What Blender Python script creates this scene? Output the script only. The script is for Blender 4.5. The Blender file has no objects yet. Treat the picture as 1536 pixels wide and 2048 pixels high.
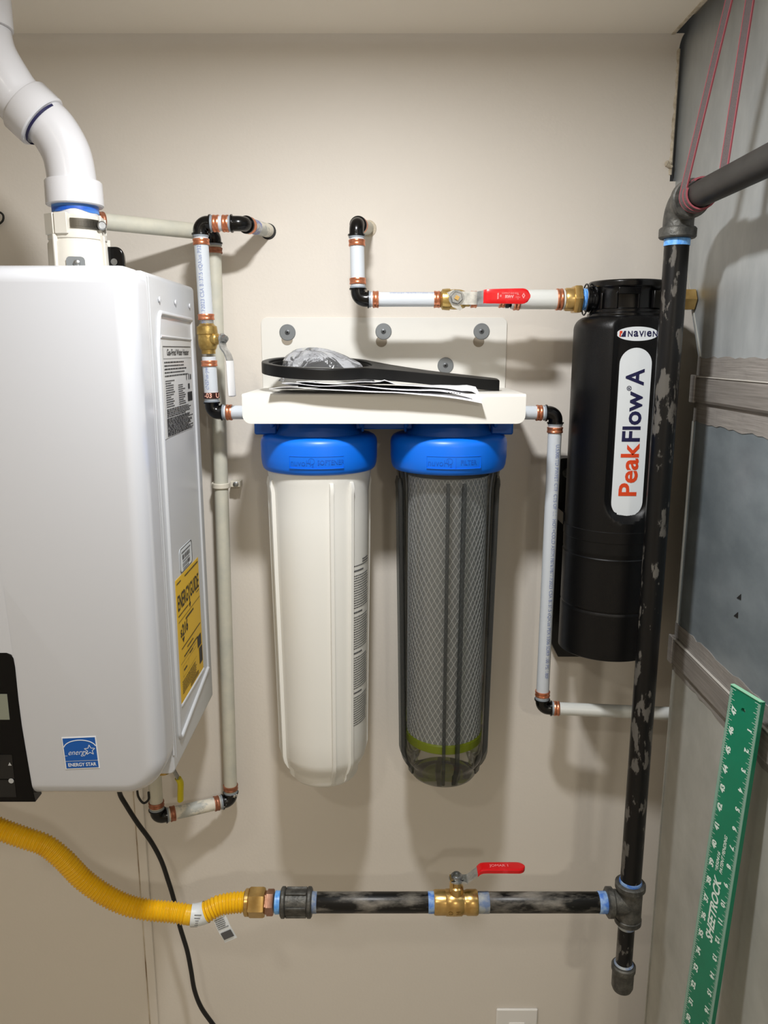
import bpy, bmesh, math, random
from mathutils import Vector, Matrix
random.seed(7)
C = bpy.context.scene
# ------------------------------------------------------------------ camera
FPX, PITCH, DIST, CAMH = 1560.0, math.radians(11.7), 1.38, 1.70
cd = bpy.data.cameras.new('camera'); cam = bpy.data.objects.new('camera', cd)
C.collection.objects.link(cam)
cam.location = (0, -DIST, CAMH); cam.rotation_euler = (math.pi/2 - PITCH, 0, 0)
cd.sensor_fit = 'VERTICAL'; cd.sensor_height = 24.0; cd.sensor_width = 18.0
cd.lens = FPX/2048*24.0; cd.clip_start = 0.01
C.camera = cam
# ------------------------------------------------------------------ world, lights, exposure
w = bpy.data.worlds.new('world'); C.world = w; w.use_nodes = True
w.node_tree.nodes['Background'].inputs[0].default_value = (.9, .88, .84, 1)
w.node_tree.nodes['Background'].inputs[1].default_value = 0.02
def area(name, loc, size, power, col, spread=180):
    l = bpy.data.lights.new(name, 'AREA'); l.shape = 'DISK'; l.size = size; l.energy = power; l.color = col
    l.spread = math.radians(spread)
    o = bpy.data.objects.new(name, l); o.location = loc; C.collection.objects.link(o); return o
area('downlight_or_fill', (-.06, -.665, 2.178), .085, 8.8, (.985, .99, 1))
area('downlight_or_fill', (-.50, -1.55, 2.178), .10, 2.6, (1, .94, .82))
area('downlight_or_fill', (.50, -2.45, 2.178), .14, 10.5, (1, .94, .82))  # added fill lamp behind the camera, lifts the ambient bounce
C.view_settings.view_transform = 'Standard'; C.view_settings.look = 'None'
C.view_settings.gamma = 1.0; C.view_settings.use_curve_mapping = False
C.view_settings.exposure = 0.42

# ------------------------------------------------------------------ helpers
cP, sP = math.cos(PITCH), math.sin(PITCH)
def at(u, v, d):
    """world point seen at photo pixel (u,v) lying d metres off the wall"""
    a = (u-768)/FPX; b = (1024-v)/FPX; Z = (DIST-d)/(cP+b*sP)
    return Vector((a*Z, -d, CAMH+Z*(b*cP-sP)))
def atx(u, v, x):
    a = (u-768)/FPX; b = (1024-v)/FPX; Z = x/a
    return Vector((x, Z*(cP+b*sP)-DIST, CAMH+Z*(b*cP-sP)))
def lin(c):
    return tuple(((x/255)/12.92 if x/255 <= .04045 else ((x/255+.055)/1.055)**2.4) for x in c)
X3, Y3, Z3 = Vector((1,0,0)), Vector((0,1,0)), Vector((0,0,1))

MATS = {}
def mat(name, col, rough=.5, metal=0., spec=.5, coat=0., var=None, bump=None, sub=0., col2=None):
    m = bpy.data.materials.new(name); m.use_nodes = True; nt = m.node_tree; N = nt.nodes; L = nt.links
    b = N['Principled BSDF']; c = lin(col)
    b.inputs['Base Color'].default_value = (*c, 1); b.inputs['Roughness'].default_value = rough
    b.inputs['Metallic'].default_value = metal; b.inputs['Specular IOR Level'].default_value = spec
    b.inputs['Coat Weight'].default_value = coat; b.inputs['Coat Roughness'].default_value = .12
    if sub:
        b.inputs['Subsurface Weight'].default_value = sub; b.inputs['Subsurface Radius'].default_value = (.01,.01,.01)
        b.inputs['Subsurface Scale'].default_value = .3
    tc = N.new('ShaderNodeTexCoord')
    if var or col2:
        sc, lo, hi, stretch = var
        mp = N.new('ShaderNodeMapping'); mp.inputs['Scale'].default_value = stretch
        L.new(tc.outputs['Object'], mp.inputs['Vector'])
        nz = N.new('ShaderNodeTexNoise'); nz.inputs['Scale'].default_value = sc
        nz.inputs['Detail'].default_value = 6; nz.inputs['Roughness'].default_value = .6
        L.new(mp.outputs[0], nz.inputs['Vector'])
        r = N.new('ShaderNodeValToRGB'); r.color_ramp.elements[0].position = lo; r.color_ramp.elements[1].position = hi
        r.color_ramp.elements[0].color = (*c, 1); r.color_ramp.elements[1].color = (*lin(col2), 1)
        L.new(nz.outputs['Fac'], r.inputs[0]); L.new(r.outputs[0], b.inputs['Base Color'])
    if bump:
        sc, st = bump
        n2 = N.new('ShaderNodeTexNoise'); n2.inputs['Scale'].default_value = sc; n2.inputs['Detail'].default_value = 3
        L.new(tc.outputs['Object'], n2.inputs['Vector'])
        bp = N.new('ShaderNodeBump'); bp.inputs['Strength'].default_value = st; bp.inputs['Distance'].default_value = .002
        L.new(n2.outputs['Fac'], bp.inputs['Height']); L.new(bp.outputs[0], b.inputs['Normal'])
    MATS[name] = m; return m
def clear_mat(name, tint, gloss, rough, diff=0., diffcol=(255,255,255)):
    m = bpy.data.materials.new(name); m.use_nodes = True; nt = m.node_tree; N = nt.nodes; L = nt.links
    N.remove(N['Principled BSDF']); out = N['Material Output']
    t = N.new('ShaderNodeBsdfTransparent'); t.inputs[0].default_value = (*lin(tint), 1)
    g = N.new('ShaderNodeBsdfGlossy'); g.inputs['Roughness'].default_value = rough
    lw = N.new('ShaderNodeLayerWeight'); lw.inputs[0].default_value = .3
    mu = N.new('ShaderNodeMath'); mu.operation = 'MULTIPLY'; mu.inputs[1].default_value = gloss
    L.new(lw.outputs['Fresnel'], mu.inputs[0])
    mx = N.new('ShaderNodeMixShader'); L.new(mu.outputs[0], mx.inputs[0]); L.new(t.outputs[0], mx.inputs[1]); L.new(g.outputs[0], mx.inputs[2])
    last = mx
    if diff:
        d = N.new('ShaderNodeBsdfDiffuse'); d.inputs[0].default_value = (*lin(diffcol), 1)
        m2 = N.new('ShaderNodeMixShader'); m2.inputs[0].default_value = diff
        L.new(mx.outputs[0], m2.inputs[1]); L.new(d.outputs[0], m2.inputs[2]); last = m2
    L.new(last.outputs[0], out.inputs[0]); MATS[name] = m; return m
one = (1,1,1)
WALL = mat('wall_paint', (222,215,204), .55, spec=.35, bump=(180,.12), var=(1.3,.3,.7,one), col2=(225,218,208))
CEIL = mat('ceiling_paint', (240,233,220), .7, spec=.3, bump=(120,.1))
FLOOR = mat('floor_concrete', (186,178,166), .8, var=(6,.3,.7,one), col2=(168,161,150))
TORN = mat('torn_plaster_edge', (212,202,182), .9, bump=(300,.6), var=(80,.4,.7,one), col2=(168,154,132))
CAULK = mat('dirty_caulk_line', (120,98,72), .9, var=(60,.35,.6,(1,1,.2)), col2=(205,194,174))
WOOD = mat('framing_lumber', (186,176,158), .8)
ENAMEL = mat('white_enamel', (196,198,203), .22, spec=.5, coat=.3)
ENAMEL2 = mat('white_enamel_side', (196,198,201), .3, spec=.5, coat=.15)
GBLACK = mat('gloss_black_panel', (3,3,4), .12, spec=.22)
LCD = mat('lcd_glass', (130,134,120), .15)
SYM = mat('grey_panel_symbols', (170,172,172), .5)
PVC = mat('white_pvc', (205,205,208), .22, coat=.2)
PRIMER = mat('blue_primer_stain', (24,82,178), .4, var=(9,.42,.66,(1,1,14)), col2=(105,165,222))
ABS = mat('ivory_plastic', (208,204,194), .35)
STEEL = mat('zinc_steel', (176,178,178), .32, metal=.9, var=(60,.35,.65,one), col2=(128,130,130))
WASH = mat('grey_zinc_washer', (126,130,132), .5, metal=.55)
DARKM = mat('dark_screw', (38,38,40), .4, metal=.5)
PEX = mat('milky_pex_tube', (203,209,215), .26, sub=.25)
PEXW = mat('wide_milky_pex_tube', (212,214,210), .3, sub=.25)
PAINTPEX = mat('overpainted_pex_tube', (203,200,184), .45, var=(30,.35,.7,one), col2=(188,188,176))
PAINTSPL = mat('splattered_pex_tube', (176,178,172), .5, var=(40,.46,.56,one), col2=(226,220,204))
COPPER = mat('copper_crimp', (222,148,112), .3, metal=.8, var=(120,.35,.65,one), col2=(196,118,84))
COPPERD = mat('dull_copper_crimp', (176,116,88), .42, metal=.6, var=(120,.35,.65,one), col2=(136,84,60))
BLACKP = mat('black_plastic_fitting', (6,6,7), .22, spec=.4)
BLACKPAINT = mat('black_fitting_with_paint_flecks', (14,14,15), .25, var=(60,.58,.62,one), col2=(214,210,200))
GREYP = mat('grey_plastic_collar', (140,148,156), .4)
BRASS = mat('brass', (200,172,104), .32, metal=.8, var=(60,.35,.65,one), col2=(164,134,74), bump=(220,.25))
BRASS2 = mat('polished_brass', (218,186,122), .27, metal=.85, var=(40,.35,.65,one), col2=(190,154,92))
BRONZE = mat('pinkish_brass_nut', (196,158,138), .3, metal=.95, var=(50,.35,.65,one), col2=(160,116,96))
CHROME = mat('silver_lever', (206,208,208), .25, metal=.85, var=(90,.4,.7,one), col2=(160,164,166))
REDV = mat('red_vinyl_grip', (206,12,20), .32, var=(60,.55,.75,(1,1,1)), col2=(214,40,48))
WHITEV = mat('white_vinyl_grip', (226,226,226), .3)
YELV = mat('yellow_vinyl_grip', (206,190,20), .35)
TAPE = mat('blue_thread_sealant', (70,120,205), .5, var=(70,.4,.62,(1,1,1)), col2=(150,182,220))
TAPEL = mat('bright_blue_thread_tape', (72,150,235), .35, var=(90,.35,.65,(3,1,1)), col2=(140,196,250))
TAPEG = mat('smeared_grey_sealant', (104,124,160), .6, var=(70,.4,.6,one), col2=(160,165,165))
IRONV = mat('black_iron_pipe_scuffed', (7,7,8), .36, spec=.35, var=(38,.555,.585,(1.3,1.3,.5)), col2=(88,85,80))
IRONH = mat('black_iron_pipe_worn', (10,10,10), .36, spec=.4, var=(46,.45,.8,(.35,1,1)), col2=(160,154,144))
IRONT = mat('black_iron_pipe_plain', (36,35,34), .5, spec=.4, var=(30,.4,.7,one), col2=(46,45,43))
MALL = mat('malleable_iron', (64,64,62), .5, metal=.5, var=(70,.35,.65,one), col2=(104,103,98), bump=(260,.35))
BLUE = mat('blue_filter_plastic', (0,108,226), .38)
BLUED = mat('blue_head_plastic', (0,84,172), .45)
HOUSE = mat('white_housing_plastic', (229,228,222), .34, sub=.1)
BRK = mat('cream_powder_coat', (227,225,218), .38)
CLEAR = clear_mat('smoke_clear_plastic', (238,240,240), .85, .05)
RIBC = clear_mat('smoke_clear_rib', (196,198,198), .5, .08, .14, (110,112,112))
CORE = mat('grey_carbon_block', (164,166,168), .7)
NET = mat('white_netting', (244,244,244), .5)
LIME = mat('lime_end_cap', (160,176,30), .4)
BAND = mat('dark_end_band', (70,72,73), .5)
RUB = mat('black_rubber_plastic', (7,7,7), .42, spec=.3)
PAPER = mat('white_paper', (240,240,243), .7)
PRINT = mat('black_print', (28,28,30), .6)
PRINTG = mat('grey_print', (84,84,86), .6)
PRINTB = mat('pale_blue_print', (128,142,186), .6)
PRINTW = mat('white_print', (214,228,220), .6)
PRINTR = mat('pale_red_print', (240,150,150), .5)
NAVY = mat('navy_print', (22,22,66), .5)
ORANGE = mat('orange_print', (214,66,22), .5)
LABW = mat('white_label', (220,225,228), .4)
LABG = mat('silver_label', (206,206,204), .4)
LABY = mat('yellow_label', (222,178,24), .5)
LABB = mat('blue_label', (6,84,168), .4)
LABBW = mat('white_label_edge', (232,236,240), .4)
BAG = clear_mat('crumpled_clear_film', (240,241,242), 1.0, .12, .05, (225,226,228))
_n = BAG.node_tree.nodes; _l = BAG.node_tree.links; _t = _n.new('ShaderNodeTexCoord'); _z = _n.new('ShaderNodeTexNoise'); _z.inputs['Scale'].default_value = 26; _z.inputs['Detail'].default_value = 3; _z.inputs['Distortion'].default_value = 1.2
_b = _n.new('ShaderNodeBump'); _b.inputs['Strength'].default_value = .5; _b.inputs['Distance'].default_value = .01
_l.new(_t.outputs['Object'], _z.inputs['Vector']); _l.new(_z.outputs['Fac'], _b.inputs['Height'])
for _x in _n:
    if _x.type == 'BSDF_GLOSSY': _l.new(_b.outputs[0], _x.inputs['Normal'])
    if _x.type == 'LAYER_WEIGHT': _l.new(_b.outputs[0], _x.inputs['Normal'])
GALV = mat('galvanised_sheet', (190,194,194), .4, metal=.3, var=(7,.3,.72,(1,1.6,.7)), col2=(152,157,159), bump=(14,.15))
GALVM = mat('galvanised_sheet_dark', (152,161,166), .34, metal=.35, var=(6,.3,.72,(1,1,1.8)), col2=(112,122,127), bump=(12,.15))
GALVL = mat('galvanised_sheet_pale', (192,192,185), .5, metal=.25, var=(9,.3,.72,(1,1,1)), col2=(164,164,157), bump=(16,.1))
MASTIC = mat('brushed_grey_mastic', (150,145,139), .6, var=(22,.35,.65,(.6,.6,26)), col2=(122,117,112), bump=(90,.4))
CLEAT = mat('mastic_covered_cleat', (146,140,134), .5, metal=.2, var=(18,.35,.65,(.6,.6,20)), col2=(122,117,111))
WEB = mat('brown_grey_webbing', (92,82,82), .8, bump=(600,.6))
WEBR = mat('red_webbing_edge', (150,74,82), .8)
GREEN = mat('green_painted_aluminium', (0,112,82), .34, var=(9,.35,.75,one), col2=(10,126,94))
GREENE = mat('light_green_edge', (150,206,172), .5)
YELH = mat('yellow_coated_hose', (238,186,20), .32, var=(40,.5,.8,one), col2=(222,166,12))
CORD = mat('black_cord', (16,15,15), .45)
OUTL = mat('white_outlet_plastic', (236,234,230), .35)
SLOT = mat('dark_slot', (22,22,22), .7)

class M:
    def __init__(s): s.v = []; s.f = []
    def add(s, vs, fs):
        n = len(s.v); s.v += [Vector(p) for p in vs]; s.f += [tuple(i+n for i in q) for q in fs]
    def rings(s, R, closed=True, cap0=True, cap1=True):
        n = len(R[0]); b = len(s.v)
        for r in R: s.v += [Vector(p) for p in r]
        for i in range(len(R)-1):
            for j in range(n if closed else n-1):
                k = (j+1) % n
                s.f.append((b+i*n+j, b+i*n+k, b+(i+1)*n+k, b+(i+1)*n+j))
        if cap0: s.f.append(tuple(b+j for j in range(n))[::-1])
        if cap1: s.f.append(tuple(b+(len(R)-1)*n+j for j in range(n)))
    def tube(s, pts, r, n=18, cap=True, flat=None):
        pts = [Vector(p) for p in pts]; K = len(pts)
        T = [(pts[min(i+1,K-1)]-pts[max(i-1,0)]).normalized() for i in range(K)]
        u = T[0].orthogonal().normalized()
        if flat is not None: u = (flat - T[0]*flat.dot(T[0])).normalized()
        R = []
        for i in range(K):
            u = (u - T[i]*u.dot(T[i])).normalized(); w_ = T[i].cross(u)
            ri = r[i] if isinstance(r, (list, tuple)) else r
            R.append([pts[i]+u*ri*math.cos(a)+w_*ri*math.sin(a) for a in (2*math.pi*j/n for j in range(n))])
        s.rings(R, True, cap, cap)
    def lathe(s, prof, o, ax=Z3, n=36, cap0=True, cap1=True, u=None):
        o = Vector(o); ax = Vector(ax).normalized(); u = Vector(u) if u else ax.orthogonal().normalized(); w_ = ax.cross(u)
        R = [[o+ax*h+u*max(r,1e-5)*math.cos(a)+w_*max(r,1e-5)*math.sin(a) for a in (2*math.pi*j/n for j in range(n))] for r, h in prof]
        s.rings(R, True, cap0, cap1)
    def box(s, c, d, rot=None):
        c = Vector(c); vs = []
        for x in (-.5,.5):
            for y in (-.5,.5):
                for z in (-.5,.5):
                    p = Vector((x*d[0], y*d[1], z*d[2]))
                    if rot: p = rot @ p
                    vs.append(c+p)
        s.add(vs, [(0,1,3,2),(4,6,7,5),(0,4,5,1),(2,3,7,6),(0,2,6,4),(1,5,7,3)])
    def prism(s, poly, mp, t0, t1):
        s.rings([[mp(a,b,t0) for a,b in poly], [mp(a,b,t1) for a,b in poly]])
    def strip(s, pts, wdir, wd, th, ndir=None):
        """flat ribbon along pts; wdir = list or one width vector"""
        K = len(pts); R = []
        for i in range(K):
            t = (pts[min(i+1,K-1)]-pts[max(i-1,0)]).normalized()
            wv = wdir[i] if isinstance(wdir, list) else wdir
            wv = (wv - t*wv.dot(t)).normalized(); nn = t.cross(wv)
            R.append([pts[i]+wv*wd/2+nn*th/2, pts[i]-wv*wd/2+nn*th/2, pts[i]-wv*wd/2-nn*th/2, pts[i]+wv*wd/2-nn*th/2])
        s.rings(R)
ORG = {}
def link(o): C.collection.objects.link(o); return o
def tag(o, label=None, cat=None, group=None, kind=None):
    for k, v in (('label',label),('category',cat),('group',group),('kind',kind)):
        if v: o[k] = v
    return o
def thing(name, label, cat, loc, group=None):
    o = link(bpy.data.objects.new(name, None)); o.location = loc; o.empty_display_size = .05
    ORG[o.name] = Vector(loc); return tag(o, label, cat, group)
def build(name, m, material, parent=None, smooth=38, bevel=0, label=None, origin=None, fix=True):
    org = ORG[parent.name] if parent else (Vector(origin) if origin is not None else Vector((0,0,0)))
    me = bpy.data.meshes.new(name); me.from_pydata([tuple(p-org) for p in m.v], [], m.f)
    if fix:
        bm = bmesh.new(); bm.from_mesh(me); bmesh.ops.recalc_face_normals(bm, faces=bm.faces[:]); bm.to_mesh(me); bm.free()
    for p in me.polygons: p.use_smooth = True
    me.set_sharp_from_angle(angle=math.radians(smooth))
    me.materials.append(material)
    o = link(bpy.data.objects.new(name, me)); ORG[o.name] = org
    if parent: o.parent = parent
    else: o.location = org
    if bevel:
        b = o.modifiers.new('bevel', 'BEVEL'); b.width = bevel; b.segments = 2; b.limit_method = 'ANGLE'; b.angle_limit = math.radians(35)
    if label: o['label'] = label
    return o
def textmesh(body, size, mp, m=None, align='CENTER', shear=0, bold=0, sx=1, space=1, t=0):
    """text laid in (u,v) plane then mapped to world by mp(u,v,0)"""
    c = bpy.data.curves.new('text', 'FONT'); c.body = body; c.size = size; c.align_x = align; c.align_y = 'CENTER'
    c.shear = shear; c.offset = bold; c.resolution_u = 3; c.space_character = space
    o = bpy.data.objects.new('text', c); link(o)
    dg = bpy.context.evaluated_depsgraph_get(); dg.update()
    me = bpy.data.meshes.new_from_object(o.evaluated_get(dg))
    m = m or M()
    m.add([mp(v.co.x*sx, v.co.y, t) for v in me.vertices], [tuple(p.vertices) for p in me.polygons])
    bpy.data.objects.remove(o); bpy.data.curves.remove(c); bpy.data.meshes.remove(me)
    return m
def textfit(body, u0, u1, v0, v1, mp, m, bold=0, shear=0):
    q = M(); textmesh(body, 1, lambda u,v,t=0: Vector((u,v,0)), q, bold=bold, shear=shear)
    a0, a1 = min(p.x for p in q.v), max(p.x for p in q.v); b0, b1 = min(p.y for p in q.v), max(p.y for p in q.v)
    m.add([mp(u0+(p.x-a0)/(a1-a0)*(u1-u0), v0+(p.y-b0)/(b1-b0)*(v1-v0)) for p in q.v], q.f); return m
def quads(m, rects, mp, t=0):
    for u0, v0, u1, v1 in rects:
        m.add([mp(u0,v0,t), mp(u1,v0,t), mp(u1,v1,t), mp(u0,v1,t)], [(0,1,2,3)])
    return m
def plane_map(o, U, V):
    o = Vector(o); U = Vector(U).normalized(); V = Vector(V).normalized(); N = U.cross(V)
    return lambda u, v, t=0: o + U*u + V*v + N*t
def cyl_map(cx, cy, cz, R, th0=0):
    """u = arc to the right, v = up, on a vertical cylinder, th=0 faces the camera side"""
    return lambda u, v, t=0: Vector((cx+(R+t)*math.sin(th0+u/R), cy-(R+t)*math.cos(th0+u/R), cz+v))
def tube_map(o, ax, side, R):
    """text along a tube: u along ax, v around it; side = direction facing the reader"""
    o = Vector(o); ax = Vector(ax).normalized(); side = Vector(side); side = (side-ax*side.dot(ax)).normalized(); w_ = side.cross(ax)
    return lambda u, v, t=0: o + ax*u + (side*math.cos(v/R) + w_*math.sin(v/R))*(R+t)
def rrect(x0, y0, x1, y1, r, n=6):
    """rounded rectangle; r = radius or (bl, br, tr, tl)"""
    r = r if isinstance(r, tuple) else (r,)*4; P = []
    for (cx, cy, a0, q) in ((x0+r[0], y0+r[0], 180, r[0]), (x1-r[1], y0+r[1], 270, r[1]), (x1-r[2], y1-r[2], 0, r[2]), (x0+r[3], y1-r[3], 90, r[3])):
        for k in range(n+1):
            a = math.radians(a0+90*k/n); P.append((cx+q*math.cos(a), cy+q*math.sin(a)))
    return P
def fillet(P, r, n=8):
    P = [Vector(p) for p in P]; out = [P[0]]
    for i in range(1, len(P)-1):
        a = (P[i-1]-P[i]).normalized(); b = (P[i+1]-P[i]).normalized()
        ang = a.angle(b); t = r/math.tan(ang/2)
        p0 = P[i]+a*t; c = P[i]+(a+b).normalized()*(r/math.sin(ang/2)); v0 = p0-c; ax = a.cross(b).normalized()
        for k in range(n+1): out.append(c + Matrix.Rotation(-(math.pi-ang)*k/n, 3, ax) @ v0)
    out.append(P[-1]); return out
def spline(P, n=12):
    P = [Vector(p) for p in P]; Q = [P[0]*2-P[1]] + P + [P[-1]*2-P[-2]]; out = []
    for i in range(1, len(Q)-2):
        for k in range(n):
            t = k/n; a, b, c, d = Q[i-1], Q[i], Q[i+1], Q[i+2]
            out.append(.5*((2*b)+(c-a)*t+(2*a-5*b+4*c-d)*t*t+(3*b-a-3*c+d)*t**3))
    out.append(P[-1]); return out
def resample(P, step):
    out = [P[0]]; acc = 0
    for i in range(len(P)-1):
        a, b = P[i], P[i+1]; L = (b-a).length
        while acc + L >= step:
            t = (step-acc)/L; a = a.lerp(b, t); out.append(a); L = (b-a).length; acc = 0
        acc += L
    return out

# ================================================================== THE ROOM
TOP = 2.19
def struct(name, m, material, **k):
    o = build(name, m, material, **k); o['kind'] = 'structure'; return o
m = M(); rr = .022; xs = [-1.3, .4745]
prof = [(0, 0), (0, TOP-rr)] + [(-rr+rr*math.cos(a), TOP-rr+rr*math.sin(a)) for a in (math.pi/2*k/8 for k in range(1, 9))]
m.rings([[Vector((x, y, z)) for y, z in prof] for x in xs], False, False, False)
m.add([(.4745,0,0),(1.2,0,0),(1.2,0,1.975),(.4745,0,1.975)], [(0,1,2,3)])
m.add([(.95,0,1.975),(1.2,0,1.975),(1.2,0,TOP),(.95,0,TOP)], [(0,1,2,3)])
struct('wall_back', m, WALL, fix=False)
m = M()
for x0, x1, y0, y1 in ((-1.3,.455,-3.2,-rr), (.455,.95,-3.2,-1.1), (.95,1.2,-3.2,0)):
    m.add([(x0,y0,TOP),(x1,y0,TOP),(x1,y1,TOP),(x0,y1,TOP)], [(0,1,2,3)])
struct('ceiling', m, CEIL)
m = M(); m.add([(-1.3,-3.2,0),(1.2,-3.2,0),(1.2,0,0),(-1.3,0,0)], [(0,1,2,3)]); struct('floor', m, FLOOR)
m = M(); m.add([(-1.3,-3.2,0),(-1.3,0,0),(-1.3,0,TOP),(-1.3,-3.2,TOP)], [(0,1,2,3)]); struct('wall_left', m, WALL)
m = M(); m.add([(1.2,-3.2,0),(1.2,0,0),(1.2,0,TOP),(1.2,-3.2,TOP)], [(0,1,2,3)]); struct('wall_right', m, WALL)
m = M(); m.add([(-1.3,-3.2,0),(1.2,-3.2,0),(1.2,-3.2,TOP),(-1.3,-3.2,TOP)], [(0,1,2,3)]); struct('wall_front', m, WALL)
# painted corner strip below the heater with a dirty caulk crack along its left edge
m = M(); m.box((-.4785, -.0025, .62), (.0175, .005, 1.24)); t1 = struct('trim_1', m, WALL, bevel=.002)
m = M(); m.box((-.4884, -.0012, .62), (.0022, .003, 1.24)); build('caulk_line', m, CAULK, t1)
# ragged plaster edge where the duct passes through the wall
m = M(); R = []
for k in range(26):
    z = 1.985+.19*k/25; j = random.uniform(-.0018,.0018)
    R.append([Vector((.4725+j,-.0005,z)), Vector((.4750,-.0022,z)), Vector((.4768,-.001,z)), Vector((.4755,.012,z))])
m.rings(R)
for k in range(9):
    c = at(1338+random.uniform(-5,6), 326+random.uniform(-6,8), .003); q = random.uniform(.002,.0045)
    m.lathe([(0,-q),(q,-q*.2),(q*.8,q*.6),(0,q)], c, Vector((random.random(),-1,random.random())), n=6)
struct('trim_2', m, TORN, smooth=20)
m = M(); m.box((.474, -.50, 2.222), (.026, .93, .02)); struct('trim_3', m, WOOD)
m = M(); R = []
for k in range(16):
    y = -.02-.9*k/15; j = random.uniform(-.002,.002)
    R.append([Vector((.4545,y,TOP-.0015)), Vector((.459+j,y,TOP-.001)), Vector((.459+j,y,TOP+.012)), Vector((.4545,y,TOP+.012))])
m.rings(R); struct('trim_4', m, TORN, smooth=20)

# ================================================================== WATER HEATER
HX0, HX1, HZ0, HZ1, HDF, HDB = -.746, -.306, 1.089, 1.803, .400, .074
heater = thing('tankless_water_heater', 'large glossy white wall-hung water heater with rounded front edges and a black control panel', 'water heater', (-.526, -HDB, HZ0))
m = M(); R = []
er = .030
def outline(ins, n=9):
    return rrect(HX0+ins, HZ0+ins, HX1-ins, HZ1-ins, (max(.055-ins,.004), max(.055-ins,.004), max(.022-ins,.004), max(.022-ins,.004)), n)
lay = [(.004, .336), (0, .337)] + [(er*.75*(1-math.cos(a)), HDF-er+er*math.sin(a)) for a in (math.pi/2*k/10 for k in range(11))]
for ins, d in lay: R.append([Vector((x, -d, z)) for x, z in outline(ins)])
m.rings(R); build('front_cover', m, ENAMEL, heater, smooth=50)
m = M(); ol = rrect(HX0+.002, HZ0+.0005, HX1-.0015, HZ1-.002, .008)
m.prism(ol, lambda a,b,t: Vector((a,-t,b)), HDB, .3345); casing = build('side_casing', m, ENAMEL2, heater, bevel=.002)
SX = HX1-.0015
sp = plane_map((SX, 0, 0), (0,-1,0), (0,0,1))   # unused axis helper
def side(d, z, t=0): return Vector((SX+t, -d, z))
m = M()   # pressed ridges of the side panel
rp = [Vector(side(.296,z)) for z in ()]
loop = fillet([side(.104,1.1585), side(.302,1.1245), side(.2975,1.705), side(.2835,1.7505), side(.104,1.7475)], .012)
m.tube(loop + [], [.0038]*len(loop), n=10)
m.tube([side(.104,1.152), side(.104,1.7475)], .003, n=10)
m.tube([side(.2805,1.7192), side(.112,1.7165)], .0022, n=8)
m.tube([side(.2792,1.1720), side(.134,1.1700)], .0022, n=8)
build('pressed_ridge', m, ENAMEL2, casing)
m = M(); m.tube([side(.3335,1.120,-.0006), side(.3335,1.792,-.0006)], .0018, n=10); m.tube([side(.3225,1.110,-.0008), side(.3225,1.796,-.0008)], .0014, n=10)
build('seam_bead', m, ENAMEL2, casing)
for d, z in ((.278,1.7680),(.194,1.7690),(.1094,1.7687)):
    m = M(); m.lathe([(.0,.0006),(.0042,.0006),(.0036,.0022),(0,.0026)], side(d,z), X3, n=16); build('screw', m, ENAMEL, casing)
# rating label
def lab_side(name, poly, material, t=.0006):
    m = M(); m.prism(poly, lambda a,b,k: side(a,b,k), 0.0001, t); return build(name, m, material, heater)
lab = lab_side('rating_label', [(.2815,1.7135),(.2845,1.5775),(.1200,1.5835),(.1110,1.7150)], LABG)
def lmap(d0, z0): return lambda u, v, t=0: side(d0-u, z0+v, .0011+t)
m = M(); mp = lmap(.2815, 1.7135)
quads(m, [(.006,-.0075,.163,-.0085),(.006,-.0245,.163,-.0250),(.006,-.0075,.0066,-.0250)], mp)
textmesh('Gas-Fired Water Heater', .0125, lambda u,v,t=0: mp(u+.088, v-.0165), m, bold=.0002)
def lines(m, mp, u0, u1, v0, v1, n, h, ragged=.25, gap=0):
    for i in range(n):
        v = v0+(v1-v0)*i/(max(n-1,1)); u = u0; e = u1-(u1-u0)*ragged*random.random()
        while u < e-.001:
            wd = random.uniform(.003,.011)*(u1-u0)/.1; quads(m, [(u, v-h/2, min(u+wd,e), v+h/2)], mp); u += wd+(u1-u0)*.012
lines(m, mp, .009,.155,-.030,-.049,5,.0018,.3)
lines(m, mp, .010,.060,-.056,-.092,12,.0014,.5); lines(m, mp, .078,.120,-.064,-.092,10,.0014,.4)
lines(m, mp, .010,.150,-.096,-.106,5,.0014,.3)
lines(m, mp, .008,.158,-.109,-.133,13,.0014,.2)
for (a,b,c,d_) in ((.128,-.050,.131,-.058),(.142,-.049,.146,-.058),(.152,-.05,.158,-.058),(.137,-.064,.147,-.072),(.132,-.077,.160,-.091)): quads(m, [(a,b,c,d_)], mp)
build('print', m, PRINT, lab)
lab = lab_side('energy_label', [(.2772,1.3675),(.2790,1.1745),(.1352,1.1725),(.1352,1.3660)], LABY)
mp = lmap(.2775, 1.3665); m = M()
textfit('ENERGYGUIDE', .006, .136, -.049, -.0245, mp, m, bold=.014)
textfit('$', .012, .021, -.0935, -.0800, mp, m, bold=.02); textfit('216', .022, .056, -.0935, -.0745, mp, m, bold=.025)
lines(m, mp, .005,.030,-.006,-.006,1,.002); lines(m, mp, .052,.138,-.006,-.006,1,.0022,.05)
quads(m, [(.0735,-.045,.0765,-.058),(.004,-.0655,.139,-.0663),(.014,-.110,.134,-.1115),(.005,-.132,.100,-.1326)], mp)
m.add([mp(.069,-.056), mp(.081,-.056), mp(.075,-.064)], [(0,1,2)])
m.add([mp(.020,-.096), mp(.034,-.096), mp(.027,-.104)], [(0,1,2)])
lines(m, mp, .006,.064,-.0565,-.0565,1,.0018,0); lines(m, mp, .045,.095,-.0725,-.0725,1,.003,0)
lines(m, mp, .118,.138,-.047,-.053,2,.0016,.1)
lines(m, mp, .046,.086,-.119,-.119,1,.0022,0); lines(m, mp, .026,.112,-.127,-.127,1,.0024,0); lines(m, mp, .058,.080,-.134,-.134,1,.002,0)
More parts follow.
